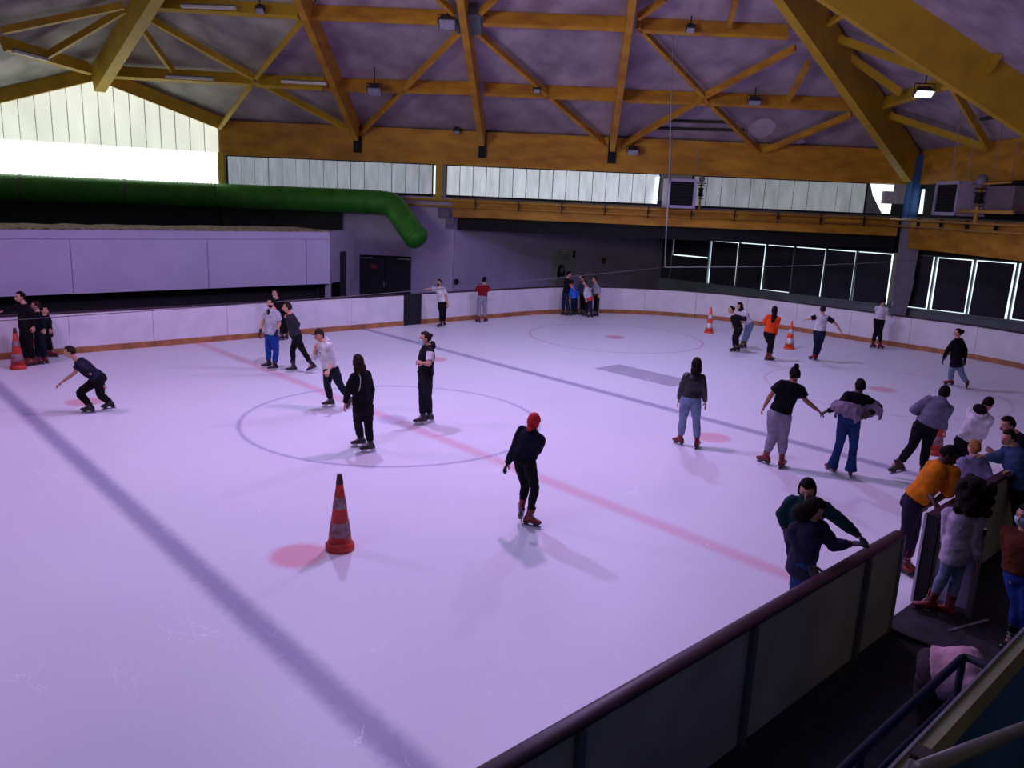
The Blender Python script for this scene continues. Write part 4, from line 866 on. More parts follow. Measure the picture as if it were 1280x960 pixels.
def person(label, g, H, fa, hd, nk, hp, kn, an, el, wr, top=None, legs=None, skin_='light', hair=('short', 'brown'), skates=('red', False), feet=None, hfa=None, htilt=(0, 0), build=1.05,
           mask=None, gloves=None, group=None, off=0.0, shw=1.0, extras=None, sh=None, grip=None, curl=.4, hips=1.0, headscale=1.05, hipo=0.0):
    """joints are photo coordinates (x, y[, depth offset]); index 0 = picture-left limb, 1 = picture-right limb"""
    s = H/1.75
    G = onz(*g) if len(g) == 2 else V(g)
    nh = V((G.x-CAM.x, G.y-CAM.y, 0)).normalized()
    dist = (G-CAM).length; vox = .011 if dist < 20 else (.013 if dist < 27 else .016)
    def J(p, o=0.0): return onplane(p[0], p[1], nh, nh.dot(G)+o+(p[2] if len(p) > 2 else 0)+off)
    fdir = dirh(fa); R = fdir.cross(Z_).normalized()         # person's right... (facing x up)
    sgn = 1 if R.dot(Rh) > 0 else -1
    P = J(hp, hipo); N = J(nk); HD = J(hd)
    spine = (N-P).normalized()
    Rs = (R - spine*R.dot(spine)).normalized(); Fs = spine.cross(Rs); Fs = Fs if Fs.dot(fdir) > 0 else -Fs
    A_, B_ = -Rs*sgn, Rs*sgn       # A_ towards picture left
    shc = N - spine*.082*s
    if sh: S = [J(sh[0]), J(sh[1])]
    else: S = [shc + A_*.165*s*shw*build**.3, shc + B_*.165*s*shw*build**.3]
    Hh = [P + A_*.088*s*build**.5 - spine*.01, P + B_*.088*s*build**.5 - spine*.01]
    K, A, TD = [], [], []
    for i in (0, 1):
        a = an[i]; td = dirh(feet[i][0] if feet else fa)
        if len(a) > 2 and a[2] == 'r': Ap = onplane(a[0], a[1], nh, nh.dot(G)+off+(a[3] if len(a) > 3 else 0)); pit = a[4] if len(a) > 4 else 0
        else:
            Ap = onz(a[0], a[1], .15*s)
            if len(g) > 2 or off: Ap = onplane(a[0], a[1], nh, nh.dot(G)+off+(a[2] if len(a) > 2 else 0)); Ap.z = .15*s
            pit = 0
        A.append(Ap); TD.append((td, pit))
        k = kn[i]; avg = (nh.dot(Hh[i])+nh.dot(Ap))/2; bend = td.dot(nh)*.05*s
        K.append(onplane(k[0], k[1], nh, avg+bend+(k[2] if len(k) > 2 else 0)))
    E, Wr = [], []
    for i in (0, 1):
        e, w = el[i], wr[i]; d0 = nh.dot(S[i])
        E.append(onplane(e[0], e[1], nh, d0+(e[2] if len(e) > 2 else -.0)))
        Wr.append(onplane(w[0], w[1], nh, d0+(w[2] if len(w) > 2 else fdir.dot(nh)*.06)))
    root = thing('person', label, 'person', V((G.x, G.y, 0)), group); org = wloc(root)
    # ---- head frame
    hf = dirh(hfa if hfa is not None else fa); pt_, rl = radians(htilt[0]), radians(htilt[1])
    Yh = (hf*cos(pt_) - Z_*sin(pt_)).normalized(); Xh = hf.cross(Z_).normalized(); Zh = Xh.cross(Yh)
    Xh, Zh = (Xh*cos(rl)+Zh*sin(rl)), (Zh*cos(rl)-Xh*sin(rl)); ax = (Xh, Yh, Zh); hs = s*headscale
    # ---- torso rings shared by body and clothes
    def torso(mb, grow, z0, z1, bx=1.0, lower=None):
        prof = [(-.10, .120, .085), (-.04, .158, .112), (.05, .165, .118), (.16, .142*(1+.35*(build-1)), .102), (.28, .158, .115), (.36, .168, .112), (.42, .148, .094), (.465, .105, .078), (.50, .066, .062), (.53, .058, .058)]
        L = (N-P).length; rs = []; c0 = P
        f = L/.50/ s
        for t, rx, ry in prof:
            if t < z0 or t > z1: continue
            belly = (build-1)*.10*math.exp(-((t-.14)/.14)**2)
            gx = grow if t < .45 else grow*.6
            c = P+spine*t*s*f + Fs*(belly*.7+.012*sin(t*6))*s
            w = hips if t < .12 else 1
            rs.append((c, Rs*(rx*s*build*bx*w+gx), Fs*(ry*s*build+belly*s+gx)))
        mb.rings(rs, 20, 0)
        return rs
    body = MB(); torso(body, 0, -1, 1, 1)
    neck0 = N-spine*.04*s; jaw = HD - Zh*.06*hs - Yh*.02*hs
    body.tube([neck0, N.lerp(jaw, .5), jaw], [.060*s, .052*s, .054*s], 14, sub=3)
    head_shape(body, HD, ax, hs, 0)
    for i in (0, 1):
        body.ball(S[i], .054*s*build**.5); body.tube([N-spine*.035*s, S[i]], [.05*s, .05*s], 10, sub=1); body.tube([S[i], S[i].lerp(E[i], .4), E[i]], [.056*s*build**.6, .050*s*build**.6, .040*s], 12)
        body.tube([E[i], E[i].lerp(Wr[i], .35), Wr[i]], [.041*s, .041*s, .027*s], 12, sub=3)
        body.tube([Hh[i], Hh[i].lerp(K[i], .5), K[i]], [.088*s*build**.5, .075*s*build**.5, .055*s], 14)
        body.tube([K[i], K[i].lerp(A[i], .35), A[i]], [.054*s, .054*s, .036*s], 12)
        body.tube([A[i], A[i]-Z_*.03*s+TD[i][0]*.10*s], [.036*s, .03*s], 10)
    sm_, em_, lm_ = skin(skin_), mat('eye_dark', (.02, .015, .015), .3), mat('lip_'+skin_, tuple(v*.6 for v in lin(SKINS[skin_])), .5)
    def paint(p):
        q = p-HD; x, y, z = q.dot(Xh)/hs, q.dot(Yh)/hs, q.dot(Zh)/hs
        if y > .055 and abs(z) < .09 and q.length < .15*hs:
            if ((abs(x)-.031)/.015)**2+((z-.008)/.007)**2 < 1: return 1
            if ((abs(x)-.032)/.020)**2+((z-.030)/.005)**2 < 1: return 1
            if y > .08 and (x/.024)**2+((z+.055)/.010)**2 < 1: return 2
        return 0
    # hands go in as separate overlapping shells after fusing so that the fingers stay apart
    me = smoothed(body, 'body', vox, [sm_, em_, lm_], org, 1, paint=paint)
    hb = MB()
    for i in (0, 1):
        D = (Wr[i]-E[i]).normalized()
        if grip and grip[i]: D = V(grip[i]).normalized() if not isinstance(grip[i], (int, float)) else (D+dirh(grip[i])*1.2).normalized()
        inward = (P-Wr[i]); inward = inward - D*inward.dot(D)
        if inward.length < .02: inward = -fdir
        th = 1 if (D.cross(inward.normalized())).dot(fdir) < 0 else -1
        make_hand(hb, Wr[i], D, inward, s*1.0, 0, curl, th)
    bm = bmesh.new(); bm.from_mesh(me); hm = hb.mesh('h', sm_, True, org); bm.from_mesh(hm); bm.to_mesh(me); bm.free(); bpy.data.meshes.remove(hm)
    linkpart(me, 'body', root)
    # ---- clothes
    info = dict(P=P, N=N, HD=HD, S=S, E=E, W=Wr, K=K, A=A, Hh=Hh, spine=spine, Rs=Rs, Fs=Fs, s=s, ax=ax, hs=hs, org=org, root=root, fdir=fdir, nh=nh, vox=vox, A_=A_, B_=B_)
    if legs:
        lc, fit = legs[0], legs[1]; cut = legs[2] if len(legs) > 2 else 'full'
        gz = {'slim': .012, 'straight': .022, 'loose': .034, 'flare': .018}[fit]; mb = MB()
        torso(mb, gz*.7, -.2, .13)
        for i in (0, 1):
            e = A[i] + (K[i]-A[i])*(.10 if fit != 'flare' else -.02)
            if fit == 'flare': e = A[i]-(K[i]-A[i]).normalized()*.03*s
            r_end = {'slim': .046, 'straight': .062, 'loose': .060, 'flare': .105}[fit]*s; rk = .055*s+gz
            if skates and fit != 'flare': e = A[i]+(K[i]-A[i])*{'slim': .30, 'loose': .28, 'straight': .20}[fit]
            mb.tube([Hh[i]+spine*.02, Hh[i].lerp(K[i], .5), K[i], K[i].lerp(e, .5), e], [.092*s*build**.5+gz, .078*s*build**.5+gz, rk, (.055*s+gz) if fit != 'flare' else .070*s, r_end], 16, sub=3)
            mb.ball(K[i], rk)
        linkpart(smoothed(mb, 'trousers', vox*1.15, [lc], org, 2, .006, G.x), 'trousers', root)
    if top:
        tc, sl, ln = top[0], top[1], top[2]; fit = top[3] if len(top) > 3 else .020; mb = MB()
        torso(mb, fit, {'crop': .0, 'hip': -.03, 'long': -.12}[ln], .50, 1.0)
        if ln == 'long': c = P-Z_*.16*s; mb.rings([(P, Rs*(.175*s+fit), Fs*(.125*s+fit)), (P-spine*.10*s, Rs*(.185*s+fit), Fs*(.13*s+fit)), (P-spine*.17*s, Rs*(.18*s+fit), Fs*(.125*s+fit))], 20)
        for i in (0, 1):
            mb.ball(S[i], .056*s*build**.5+fit*.75)
            mb.tube([N-spine*.045*s, S[i]], [.052*s+fit*.6, .052*s+fit*.7], 12, sub=1); mb.tube([shc-spine*.05*s, S[i]-spine*.03*s], [.08*s, .06*s+fit*.3], 12, sub=1)
            if sl == 'short': mb.tube([S[i], S[i].lerp(E[i], .4), S[i].lerp(E[i], .72)], [.062*s*build**.5+fit*.8, .060*s*build**.5+fit, .062*s*build**.5+fit*1.1], 12)
            elif sl == 'none': pass
            else:
                end = .94 if sl == 'long' else .3
                mb.tube([S[i], S[i].lerp(E[i], .5), E[i]], [.062*s*build**.5+fit*.8, .054*s+fit, .046*s+fit], 12); mb.ball(E[i], .046*s+fit)
                mb.tube([E[i], E[i].lerp(Wr[i], end*.5), E[i].lerp(Wr[i], end)], [.046*s+fit, .042*s+fit*.9, .034*s+fit*.45], 12)
        linkpart(smoothed(mb, top[4] if len(top) > 4 else 'top', vox*1.15, [tc], org, 2, .007, G.y), top[4] if len(top) > 4 else 'top', root)
    # ---- skates
    if skates:
        bt, ho, bl, lc_ = skate_meshes(*skates)
        for i in (0, 1):
            td, pit = TD[i]; sx = td.cross(Z_).normalized(); pr_ = radians(pit)
            y = (td*cos(pr_)-Z_*sin(pr_)).normalized(); z = sx.cross(y)
            b = A[i] - z*.15*s + y*.01*s
            if not pit: b.z = 0.0
            Mx = Matrix((sx*s, y*s, z*s)).transposed().to_4x4(); Mx.translation = b-org
            o = bpy.data.objects.new('skate', bt); COL.objects.link(o); o.parent = root; o.matrix_local = Mx
            cf = MB(); kd = (K[i]-A[i]).normalized(); cf.tube([A[i]-kd*.03*s, A[i]+kd*.06*s, A[i]+kd*.13*s, A[i]+kd*.165*s], [.047*s, .048*s, .054*s, .058*s], 14, sub=2)
            cf.tube([A[i]+kd*.10*s+td*.045*s, A[i]+kd*.19*s+td*.062*s], [.026*s, .020*s], 8, sub=1)
            cm = cf.mesh('skate_cuff', bt.materials[0], True, org); c = bpy.data.objects.new('skate_cuff', cm); COL.objects.link(c); c.parent = root
            lf = MB()
            for q in range(3): lf.tube([A[i]+kd*(.02+.045*q)*s+sx*.04*s+td*.028*s, A[i]+kd*(.03+.045*q)*s+td*.058*s, A[i]+kd*(.02+.045*q)*s-sx*.04*s+td*.028*s], .005*s, 5, sub=2)
            c = bpy.data.objects.new('lace', lf.mesh('lace', mat('lace_pale', (.5, .46, .5), .8), True, org)); COL.objects.link(c); c.parent = root
            for mm, nm in ((ho, 'blade_holder'), (bl, 'blade'), (lc_, 'lace')):
                c = bpy.data.objects.new(nm, mm); COL.objects.link(c); c.parent = o
    # ---- hair and headwear
    def addmesh(mb, name, m, sm=True, **k):
        return linkpart(mb.mesh(name, m, sm, org), name, root, **k)
    if hair:
        kind, hc = hair; hm_ = mat('hair_'+hc, lin(HAIR[hc]), .75, .3, 40, .3, 120, spec=.12)
        if kind in ('short', 'bun', 'topbun', 'twobun'): addmesh(cap_shell(HD, ax, hs, hair_short, .17, jitter=.05, seed=G.x), 'hair', hm_)
        if kind in ('bob', 'long', 'medium'):
            addmesh(cap_shell(HD, ax, hs, hair_bob, .26, jitter=.05, seed=G.x), 'hair', hm_)
        hx = MB()
        if kind == 'bun': hx.ball(HD-Yh*.105*hs+Zh*.06*hs, (.036*hs, .034*hs, .036*hs), ax)
        if kind == 'topbun': hx.tube([HD+Zh*.09*hs-Yh*.02*hs, HD+Zh*.145*hs-Yh*.03*hs, HD+Zh*.185*hs-Yh*.03*hs], [.035*hs, .046*hs, .030*hs], 12)
        if kind == 'twobun': hx.ball(HD-Yh*.10*hs+Zh*.05*hs, .055*hs)
        if kind == 'medium': hx.tube([HD-Yh*.05*hs-Zh*.03*hs, HD-Yh*.055*hs-Zh*.10*hs, HD-Yh*.05*hs-Zh*.165*hs], [.098*hs, .112*hs, .088*hs], 16, flat=.9)
        if kind == 'long': hx.tube([HD-Yh*.05*hs-Zh*.02*hs, HD-Yh*.07*hs-Zh*.12*hs, N-Fs*.10*s-spine*.02, N-Fs*.13*s-spine*.17*s, N-Fs*.13*s-spine*.24*s], [.080*hs, .082*hs, .075*s, .060*s, .03*s], 16, ref=Rs, flat=.6)
        if hx.v: addmesh(hx, 'hair_bun' if 'bun' in kind else 'hair_length', hm_)
        if kind == 'afro':
            mb = MB(); mb.ball(HD-Yh*.02*hs+Zh*.0*hs, (.185*hs, .17*hs, .17*hs), ax, 20, 14); mb.ball(HD-Yh*.06*hs-Zh*.13*hs, (.20*hs, .15*hs, .15*hs), ax, 18, 12)
            for k in range(26): a = k*2.4; mb.ball(HD-Yh*.05*hs-Zh*(.22-.014*k)*hs+Xh*(.17*cos(a)*hs)+Yh*(.14*sin(a)-.01)*hs, .055*hs, None, 8, 6)
            linkpart(smoothed(mb, 'hair', .012, [hm_], org, 1, .014, 3), 'hair', root)
    if mask:
        mk = mat('mask_'+mask, {'blue': (.40, .55, .66), 'black': (.015, .015, .02), 'white': (.62, .6, .65)}[mask], .8, .05)
        low = mask == 'white'
        t_ = (lambda x, y, z: 1 if (y > .12 and -.98 < z < (-.12 if not low else -.62) and abs(x) < .9) else 0)
        mb = cap_shell(HD+Yh*.008*hs, ax, hs, t_, .08); addmesh(mb, 'face_mask', mk)
    if gloves:
        mb = MB(); gm = mat('glove_'+gloves, {'black': (.012, .012, .016), 'dark': (.02, .02, .028)}[gloves], .7)
        for i in (0, 1):
            D = (Wr[i]-E[i]).normalized(); inward = (P-Wr[i]); inward = inward-D*inward.dot(D); th = 1 if (D.cross(inward.normalized())).dot(fdir) < 0 else -1
            mb = MB(); make_hand(mb, Wr[i], D, inward, s*1.22, 0, curl, th); mb.tube([Wr[i]-D*.06*s, Wr[i]+D*.02*s], [.040*s, .038*s], 10, sub=1); addmesh(mb, 'glove', gm)
    if extras: extras(info, addmesh)
    return info

BLK = cloth('black', (14, 13, 18)); NAVY = cloth('navy', (18, 20, 38)); JEAN = cloth('jeans_light', (122, 138, 168)); JBLUE = cloth('jeans_blue', (30, 56, 104)); JDARK = cloth('jeans_dark', (26, 34, 62))
WHT = cloth('white', (208, 202, 208)); GREY = cloth('grey', (112, 112, 132)); GREYL = cloth('grey_light', (150, 146, 160)); CHAR = cloth('charcoal', (34, 34, 42))

def hood_down(col, inner=None, k=1.0):
    def f(I, add):
        s = I['s']; c = I['N']-I['Fs']*.085*s*k+I['spine']*.0*s; mb = MB()
        mb.ball(c, (.105*s*k, .055*s*k, .085*s*k), (I['Rs'], I['Fs'], I['spine'])); mb.tube([I['N']+I['Rs']*.085*s+I['Fs']*.03*s, c+I['Rs']*.10*s, c, c-I['Rs']*.10*s, I['N']-I['Rs']*.085*s+I['Fs']*.03*s], [.026*s, .036*s, .04*s, .036*s, .026*s], 10)
        add(mb, 'hood', col)
        if inner:
            mb = MB(); mb.ball(c-I['Fs']*.022*s+I['spine']*.028*s, (.098*s*k, .05*s*k, .075*s*k), (I['Rs'], I['Fs'], I['spine'])); add(mb, 'hood_lining', inner, label='dark inside of the hood')
    return f

# ---- centre of the ice
person('crouching skater in dark patterned tee speeding left with arms spread', (115, 517), 1.66, 278, (87.5, 440), (96, 450), (124, 473), ((100, 491), (126, 494)), ((112.5, 508), (137, 503, 'r', .12, 8)), ((93.5, 466), (115, 469)), ((77, 478), (125.5, 480)),
       top=(cloth('tee_pattern', (34, 32, 52), var=.4), 'short', 'hip', .018, 'tee'), legs=(BLK, 'straight'), hair=('short', 'brown'), skates=('black', False), hfa=285, htilt=(10, 0), shw=.8)
def beard(I, add):
    t_ = (lambda x, y, z: 1 if (y > -.1 and z < -.30) else 0); add(cap_shell(I['HD'], I['ax'], I['hs'], t_, .06), 'beard', mat('hair_black', lin(HAIR['black']), .7, .3, 40))
    mb = MB(); c = I['N']-I['spine']*.10*I['s']+I['Fs']*.13*I['s']; mb.ball(c, (.06*I['s'], .03, .11*I['s']), (I['Rs'], I['Fs'], I['spine'])); add(mb, 'scarf', CHAR)
person('stout man in pale grey tee and bright blue jeans with dark gloves', (340, 460), 1.78, 318, (339.3, 379), (341.5, 386.5), (339.8, 421), ((335.5, 437.5), (345, 439)), ((336, 453.5), (343.5, 456.5)), ((328.5, 402), (349.5, 404)), ((325.7, 414), (346, 414.5)),
       top=(cloth('tee_pale', (176, 172, 186)), 'short', 'hip', .022, 'tee'), legs=(cloth('jeans_bright', (26, 58, 138)), 'straight'), skin_='light', hair=('short', 'black'), skates=('black', True), build=1.22, gloves='black', hfa=300, feet=((290,), (300,)), extras=beard)
person('man in dark jacket and black tights leaning forward behind the stout man', (364, 468), 1.80, 276, (359, 384.5), (362.5, 392), (370.8, 421), ((365.8, 438.5), (380, 440)), ((367, 458.5), (390.5, 456.5, 'r', .05, 20)), ((364, 408, -.12), (372, 405, .1)), ((367, 421, -.18), (369, 419, .1)),
       top=(cloth('jacket_dark', (40, 40, 50)), 'long', 'hip', .020, 'jacket'), legs=(BLK, 'slim'), hair=('short', 'brown'), skates=('black', True), hfa=276, mask=None, feet=((280,), (300,)), shw=.7)
def capx(I, add):
    add(cap_shell(I['HD'], I['ax'], I['hs'], beanie_t, .14), 'cap', CHAR); X, Y, Z = I['ax']; mb = MB(); mb.ball(I['HD']+Y*.125*I['hs']+Z*.045*I['hs'], (.07*I['hs'], .06*I['hs'], .008*I['hs']), I['ax']); add(mb, 'cap_brim', CHAR)
def hoodprint(I, add):
    capx(I, add); hood_down(WHT)(I, add); mb = MB(); s = I['s']; c = I['N']-I['spine']*.20*s+I['Fs']*.142*s
    for r_, n_, w_ in ((0, 3, .020), (-.045, 5, .028)):
        for k in range(n_): mb.box(c+I['spine']*r_*s+I['Rs']*((k-(n_-1)/2)*w_*1.25)*s-I['Fs']*abs(k-(n_-1)/2)*.006, (I['Rs'], I['Fs'], I['spine']), (w_*.42*s, .016, .015*s))
    add(mb, 'chest_print', mat('print_dark', (.02, .02, .03)), False)
person('skater in white hoodie and dark cap striding with fist raised to chest', (411, 515), 1.76, 325, (398.8, 419), (403.5, 427), (414, 462), ((409, 481), (424.5, 480)), ((413.5, 500.5), (437, 499, 'r', .30, 45)), ((392.8, 446), (416, 452)), ((394.2, 434, -.25), (410.5, 463.5, -.2)),
       top=(WHT, 'elbow', 'hip', .026, 'hoodie'), legs=(cloth('jeans_black', (22, 24, 40)), 'straight'), hair=('short', 'brown'), skates=('brown', True), extras=hoodprint, feet=((290,), (330,)), htilt=(5, 0), curl=.9)
def strap(I, add):
    s = I['s']; mb = MB(); mb.tube([I['N']+I['A_']*.07*s+I['Fs']*.02*s, I['N']+I['A_']*.08*s-I['spine']*.06*s-I['Fs']*.11*s, I['N']+I['A_']*.11*s-I['spine']*.18*s-I['Fs']*.15*s, I['N']+I['A_']*.14*s-I['spine']*.32*s-I['Fs']*.13*s], .010, 6, sub=4, flat=.5); add(mb, 'bag_strap', WHT)
person('woman with shoulder length brown hair all in black standing in the centre circle', (458, 568), 1.74, 225, (447.5, 453), (450, 463.5), (454, 509), ((447.5, 529), (460.5, 531)), ((451.5, 549), (463, 555.5)), ((435.5, 487), (464, 487)), ((431.5, 504.5), (463, 504, .2)),
       shw=.78, top=(BLK, 'long', 'hip', .022, 'jumper'), legs=(BLK, 'straight'), hair=('medium', 'brown'), skates=('black', True), feet=((285,), (295,)), extras=strap, hips=1.05)
def vestx(I, add):
    # tee sleeves beneath the black vest
    s = I['s']; mb = MB()
    for i in (0, 1): mb.ball(I['S'][i], .074*s); mb.tube([I['S'][i], I['S'][i].lerp(I['E'][i], .4), I['S'][i].lerp(I['E'][i], .72)], [.074*s, .070*s, .070*s], 12)
    add(mb, 'tee_sleeves', WHT); hood_down(BLK)(I, add)
person('tall man with hair bun, face mask and black vest standing with arms crossed', (529, 534), 1.86, 292, (531.5, 423.2), (535.3, 431.5), (531.8, 471), ((528.3, 495.5), (534.8, 495.5)), ((528.8, 521.5), (537, 519)), ((527.5, 456, .05), (537, 455.5, -.16)), ((533.5, 451.5, -.20), (528.5, 453.8, -.22)),
       top=(BLK, 'none', 'hip', .03, 'vest'), legs=(cloth('trousers_black', (20, 22, 30)), 'straight'), hair=('bun', 'brown'), mask='blue', skates=('black', True), feet=((290,), (292,)), extras=vestx, hfa=285, shw=.85, curl=.9)
def redhat(I, add):
    add(cap_shell(I['HD'], I['ax'], I['hs'], lambda x, y, z: st_(z, -.15 if y > .1 else -.6, -.05 if y > .1 else -.5), .16), 'hat', mat('hat_red', (.62, .012, .015), .8, .15, 20, .3, 80))
    X, Y, Z = I['ax']; mb = MB(); mb.tube([I['HD']-Y*.085*I['hs']-Z*.05*I['hs'], I['HD']-Y*.11*I['hs']-Z*.11*I['hs']], [.05*I['hs'], .022*I['hs']], 10); add(mb, 'hat_knot', mat('hat_red', (.62, .012, .015)))
person('skater in red head wrap, navy top and black leggings gliding away', (664, 664), 1.67, 145, (667.3, 527.3), (666, 537), (654.5, 572), ((656.5, 606), (668.5, 610)), ((652, 634.5, 'r', .25, 55), (661.5, 646)), ((643.5, 560), (675, 556, .05)), ((634, 580), (671, 567, .15)),
       top=(NAVY, 'long', 'hip', .020, 'jumper'), legs=(BLK, 'slim'), hair=None, skin_='dark', skates=('red', False), extras=redhat, feet=((190,), (70,)), hips=1.08, curl=.5)
person('woman in black leather jacket and light blue jeans seen from behind', (864, 561), 1.73, 180, (870.8, 456), (869, 465.5), (863.3, 499), ((853.8, 524), (870.5, 524)), ((850.3, 547.5), (871.3, 551.5)), ((852.3, 484.5), (879.8, 487)), ((848.5, 499.5), (881.3, 503)),
       top=(mat('leather_black', (.018, .016, .024), .38, .3, 10, .2, 30), 'long', 'crop', .020, 'leather_jacket'), legs=(JEAN, 'straight'), hair=('medium', 'dkbrown'), skates=('red', False), feet=((215,), (150,)), hfa=170, hips=1.05, curl=.15, shw=.85)
person('man in black tee and grey joggers with high hair bun reaching out a hand', (968, 587), 1.84, 182, (993, 468.5), (991, 477.5), (974.3, 518), ((966, 543.5), (978.7, 546.3)), ((957.7, 570.5), (977.2, 575)), ((964, 493), (1006.5, 500)), ((955.3, 508.5), (1023, 513.5)),
       top=(BLK, 'short', 'hip', .024, 'tee'), legs=(cloth('joggers_grey', (140, 132, 150)), 'loose'), hair=('topbun', 'black'), skin_='tan', skates=('red', False), feet=((215,), (140,)), hfa=190, build=1.05)
def waistjacket(I, add):
    s = I['s']; mb = MB(); c = I['P']+I['spine']*.16*s; L, R_ = I['A_'], I['B_']
    mb.rings([(c+I['spine']*(.10-.0)*s, I['Rs']*.18*s, I['Fs']*.14*s), (c+I['spine']*.03*s, I['Rs']*.25*s, I['Fs']*.17*s), (c-I['spine']*.06*s-I['Fs']*.02, I['Rs']*.26*s, I['Fs']*.19*s), (c-I['spine']*.15*s-I['Fs']*.04, I['Rs']*.18*s, I['Fs']*.17*s)], 20)
    for k, sd_ in ((0, L), (1, R_)):
        e = I['E'][k]; mb.tube([c-I['Fs']*.12*s, c+sd_*.20*s-I['Fs']*.05*s, e.lerp(I['W'][k], .1), e.lerp(I['W'][k], .45)-Z_*.03*s], [.12*s, .12*s, .12*s, .09*s], 12, flat=.75)
        mb.tube([e, e+sd_*.04*s-Z_*.14*s, e+sd_*.03*s-Z_*.22*s], [.08*s, .06*s, .015*s], 8, flat=.4)
    mb.tube([c-I['Fs']*.13*s, c-I['Fs']*.17*s-Z_*.10*s, c-I['Fs']*.16*s-Z_*.20*s], [.09*s, .08*s, .03*s], 10, flat=.5)
    col = cloth('jacket_mauve', (132, 116, 138))
    o = linkpart(smoothed(mb, 'slipped_jacket', .012, [col], I['org'], 2, .016, 5), 'slipped_jacket', I['root'])
person('woman in black top and flared blue jeans with mauve jacket slipped to her waist', (1052, 597), 1.74, 182, (1075, 482.8), (1073, 490.5), (1062, 521), ((1050, 553), (1067, 556)), ((1041.5, 580.5), (1063.5, 586.5)), ((1049, 508), (1099, 509)), ((1034, 514.2), (1086, 517, -.15)),
       top=(BLK, 'long', 'crop', .014, 'top'), legs=(JBLUE, 'flare'), hair=('short', 'black'), skin_='dark', skates=('red', False), feet=((200,), (160,)), extras=waistjacket, hips=1.1)
person('man in grey hoodie and black trousers lunging beside the half hidden cone', (1150, 601), 1.80, 150, (1180.5, 491.5), (1176.5, 500), (1157, 533), ((1141, 556), (1158, 558)), ((1123, 580.5, 'r', -.15, 25), (1153, 588)), ((1142, 512), (1179, 524)), ((1147.5, 517, .2), (1181, 538)),
       top=(GREY, 'long', 'hip', .026, 'hoodie'), legs=(BLK, 'straight'), hair=('short', 'dkbrown'), skates=('brown', False), feet=((230,), (150,)), extras=hood_down(GREY), hfa=140, curl=.8)
person('skater in white hoodie with dark hood lining bending forward near the boards', (1203, 603), 1.70, 125, (1235, 505), (1228.5, 514), (1206, 553), ((1203, 577), (1211, 578)), ((1199, 592), (1208, 594)), ((1213, 535), (1231, 534)), ((1216, 550, .1), (1227.5, 549)),
       top=(WHT, 'long', 'hip', .030, 'hoodie'), legs=(BLK, 'straight'), hair=('short', 'dkbrown'), skates=('black', False), extras=hood_down(WHT, BLK, 1.35), htilt=(25, 0), curl=.6)
# ---- far right of the ice
person('girl in black with dark hair skating left in front of her friend', (917, 442), 1.66, 285, (914, 387.5), (917.5, 393.5), (923.5, 411), ((917.5, 421.5), (921, 422)), ((918, 434.5), (922.5, 434)), ((921, 403), (931, 399)), ((916, 408, -.15), (931.5, 396.5, .15)),
       top=(BLK, 'long', 'hip', .022, 'jumper'), legs=(BLK, 'slim'), hair=('bun', 'black'), skates=('black', False), feet=((290,), (285,)), hfa=280)
person('girl in white top and light jeans holding on to the friend in black', (928, 439), 1.66, 290, (924.5, 383), (927.5, 389), (937, 405.5), ((932, 415.5), (936, 416)), ((927.5, 430), (931, 430.5)), ((924, 398), (934, 400)), ((919, 399, -.1), (927, 399, -.1)),
       top=(WHT, 'long', 'hip', .02, 'top'), legs=(JEAN, 'slim'), hair=('medium', 'dkbrown'), skates=('brown', False), feet=((290,), (290,)), hfa=285)
person('girl with long dark hair and bright orange jacket skating away', (961, 453), 1.64, 165, (968.3, 388), (967.3, 394), (961.5, 417.5), ((962, 430), (965, 430.5)), ((959.5, 445), (962.5, 445.5)), ((955.5, 402), (970.5, 408.5)), ((955, 405, .2), (969, 420)),
       top=(cloth('orange', (236, 74, 26)), 'long', 'hip', .022, 'jacket'), legs=(BLK, 'slim'), hair=('long', 'dkbrown'), skates=('red', False), feet=((80,), (95,)))
def whitetee(I, add):
    s = I['s']; mb = MB()
    for i in (0, 1): mb.tube([I['S'][i].lerp(I['E'][i], .02), I['S'][i].lerp(I['E'][i], .4), I['S'][i].lerp(I['E'][i], .78)], [.086*s, .082*s, .078*s], 12)
    add(mb, 'tee_sleeves', BLK, label='black sleeves')
person('boy in white tee with black sleeves gliding with arms spread', (1016, 454), 1.68, 178, (1028.3, 387.3), (1027.7, 393.3), (1024.5, 415), ((1020.5, 430.5), (1025, 430)), ((1017.5, 445), (1021, 445)), ((1012.5, 398.5), (1044, 404)), ((1008.5, 399.4, .1), (1051, 414)),
       top=(WHT, 'none', 'hip', .024, 'tee'), legs=(JDARK, 'straight'), hair=('short', 'brown'), skates=('red', False), feet=((215,), (160,)), extras=whitetee, curl=.1)
person('person in white jumper and black trousers leaning on the far boards by the pillar', (1096, 435), 1.68, 150, (1104.3, 376.5), (1102.5, 383), (1099, 400.5), ((1095, 413), (1100.5, 413.5)), ((1091, 430), (1100, 431)), ((1098.5, 392), (1108, 391)), ((1101, 396, .1), (1113, 394.5, .2)),
       top=(WHT, 'long', 'hip', .024, 'jumper'), legs=(BLK, 'straight'), hair=('short', 'brown'), skates=('red', False), feet=((110,), (100,)))
person('skater in black coat and light jeans with fluffy dark bun at right', (1204, 488), 1.68, 215, (1197.5, 416.5), (1197, 423), (1195.5, 451), ((1189, 466), (1202, 466.5)), ((1188.5, 475.5), (1209, 479.5)), ((1184.5, 438), (1206.5, 438)), ((1179.8, 448), (1206, 449)),
       top=(BLK, 'long', 'long', .022, 'coat'), legs=(JEAN, 'straight'), hair=('twobun', 'black'), skates=('red', False), feet=((255,), (150,)), gloves='black', hfa=250)
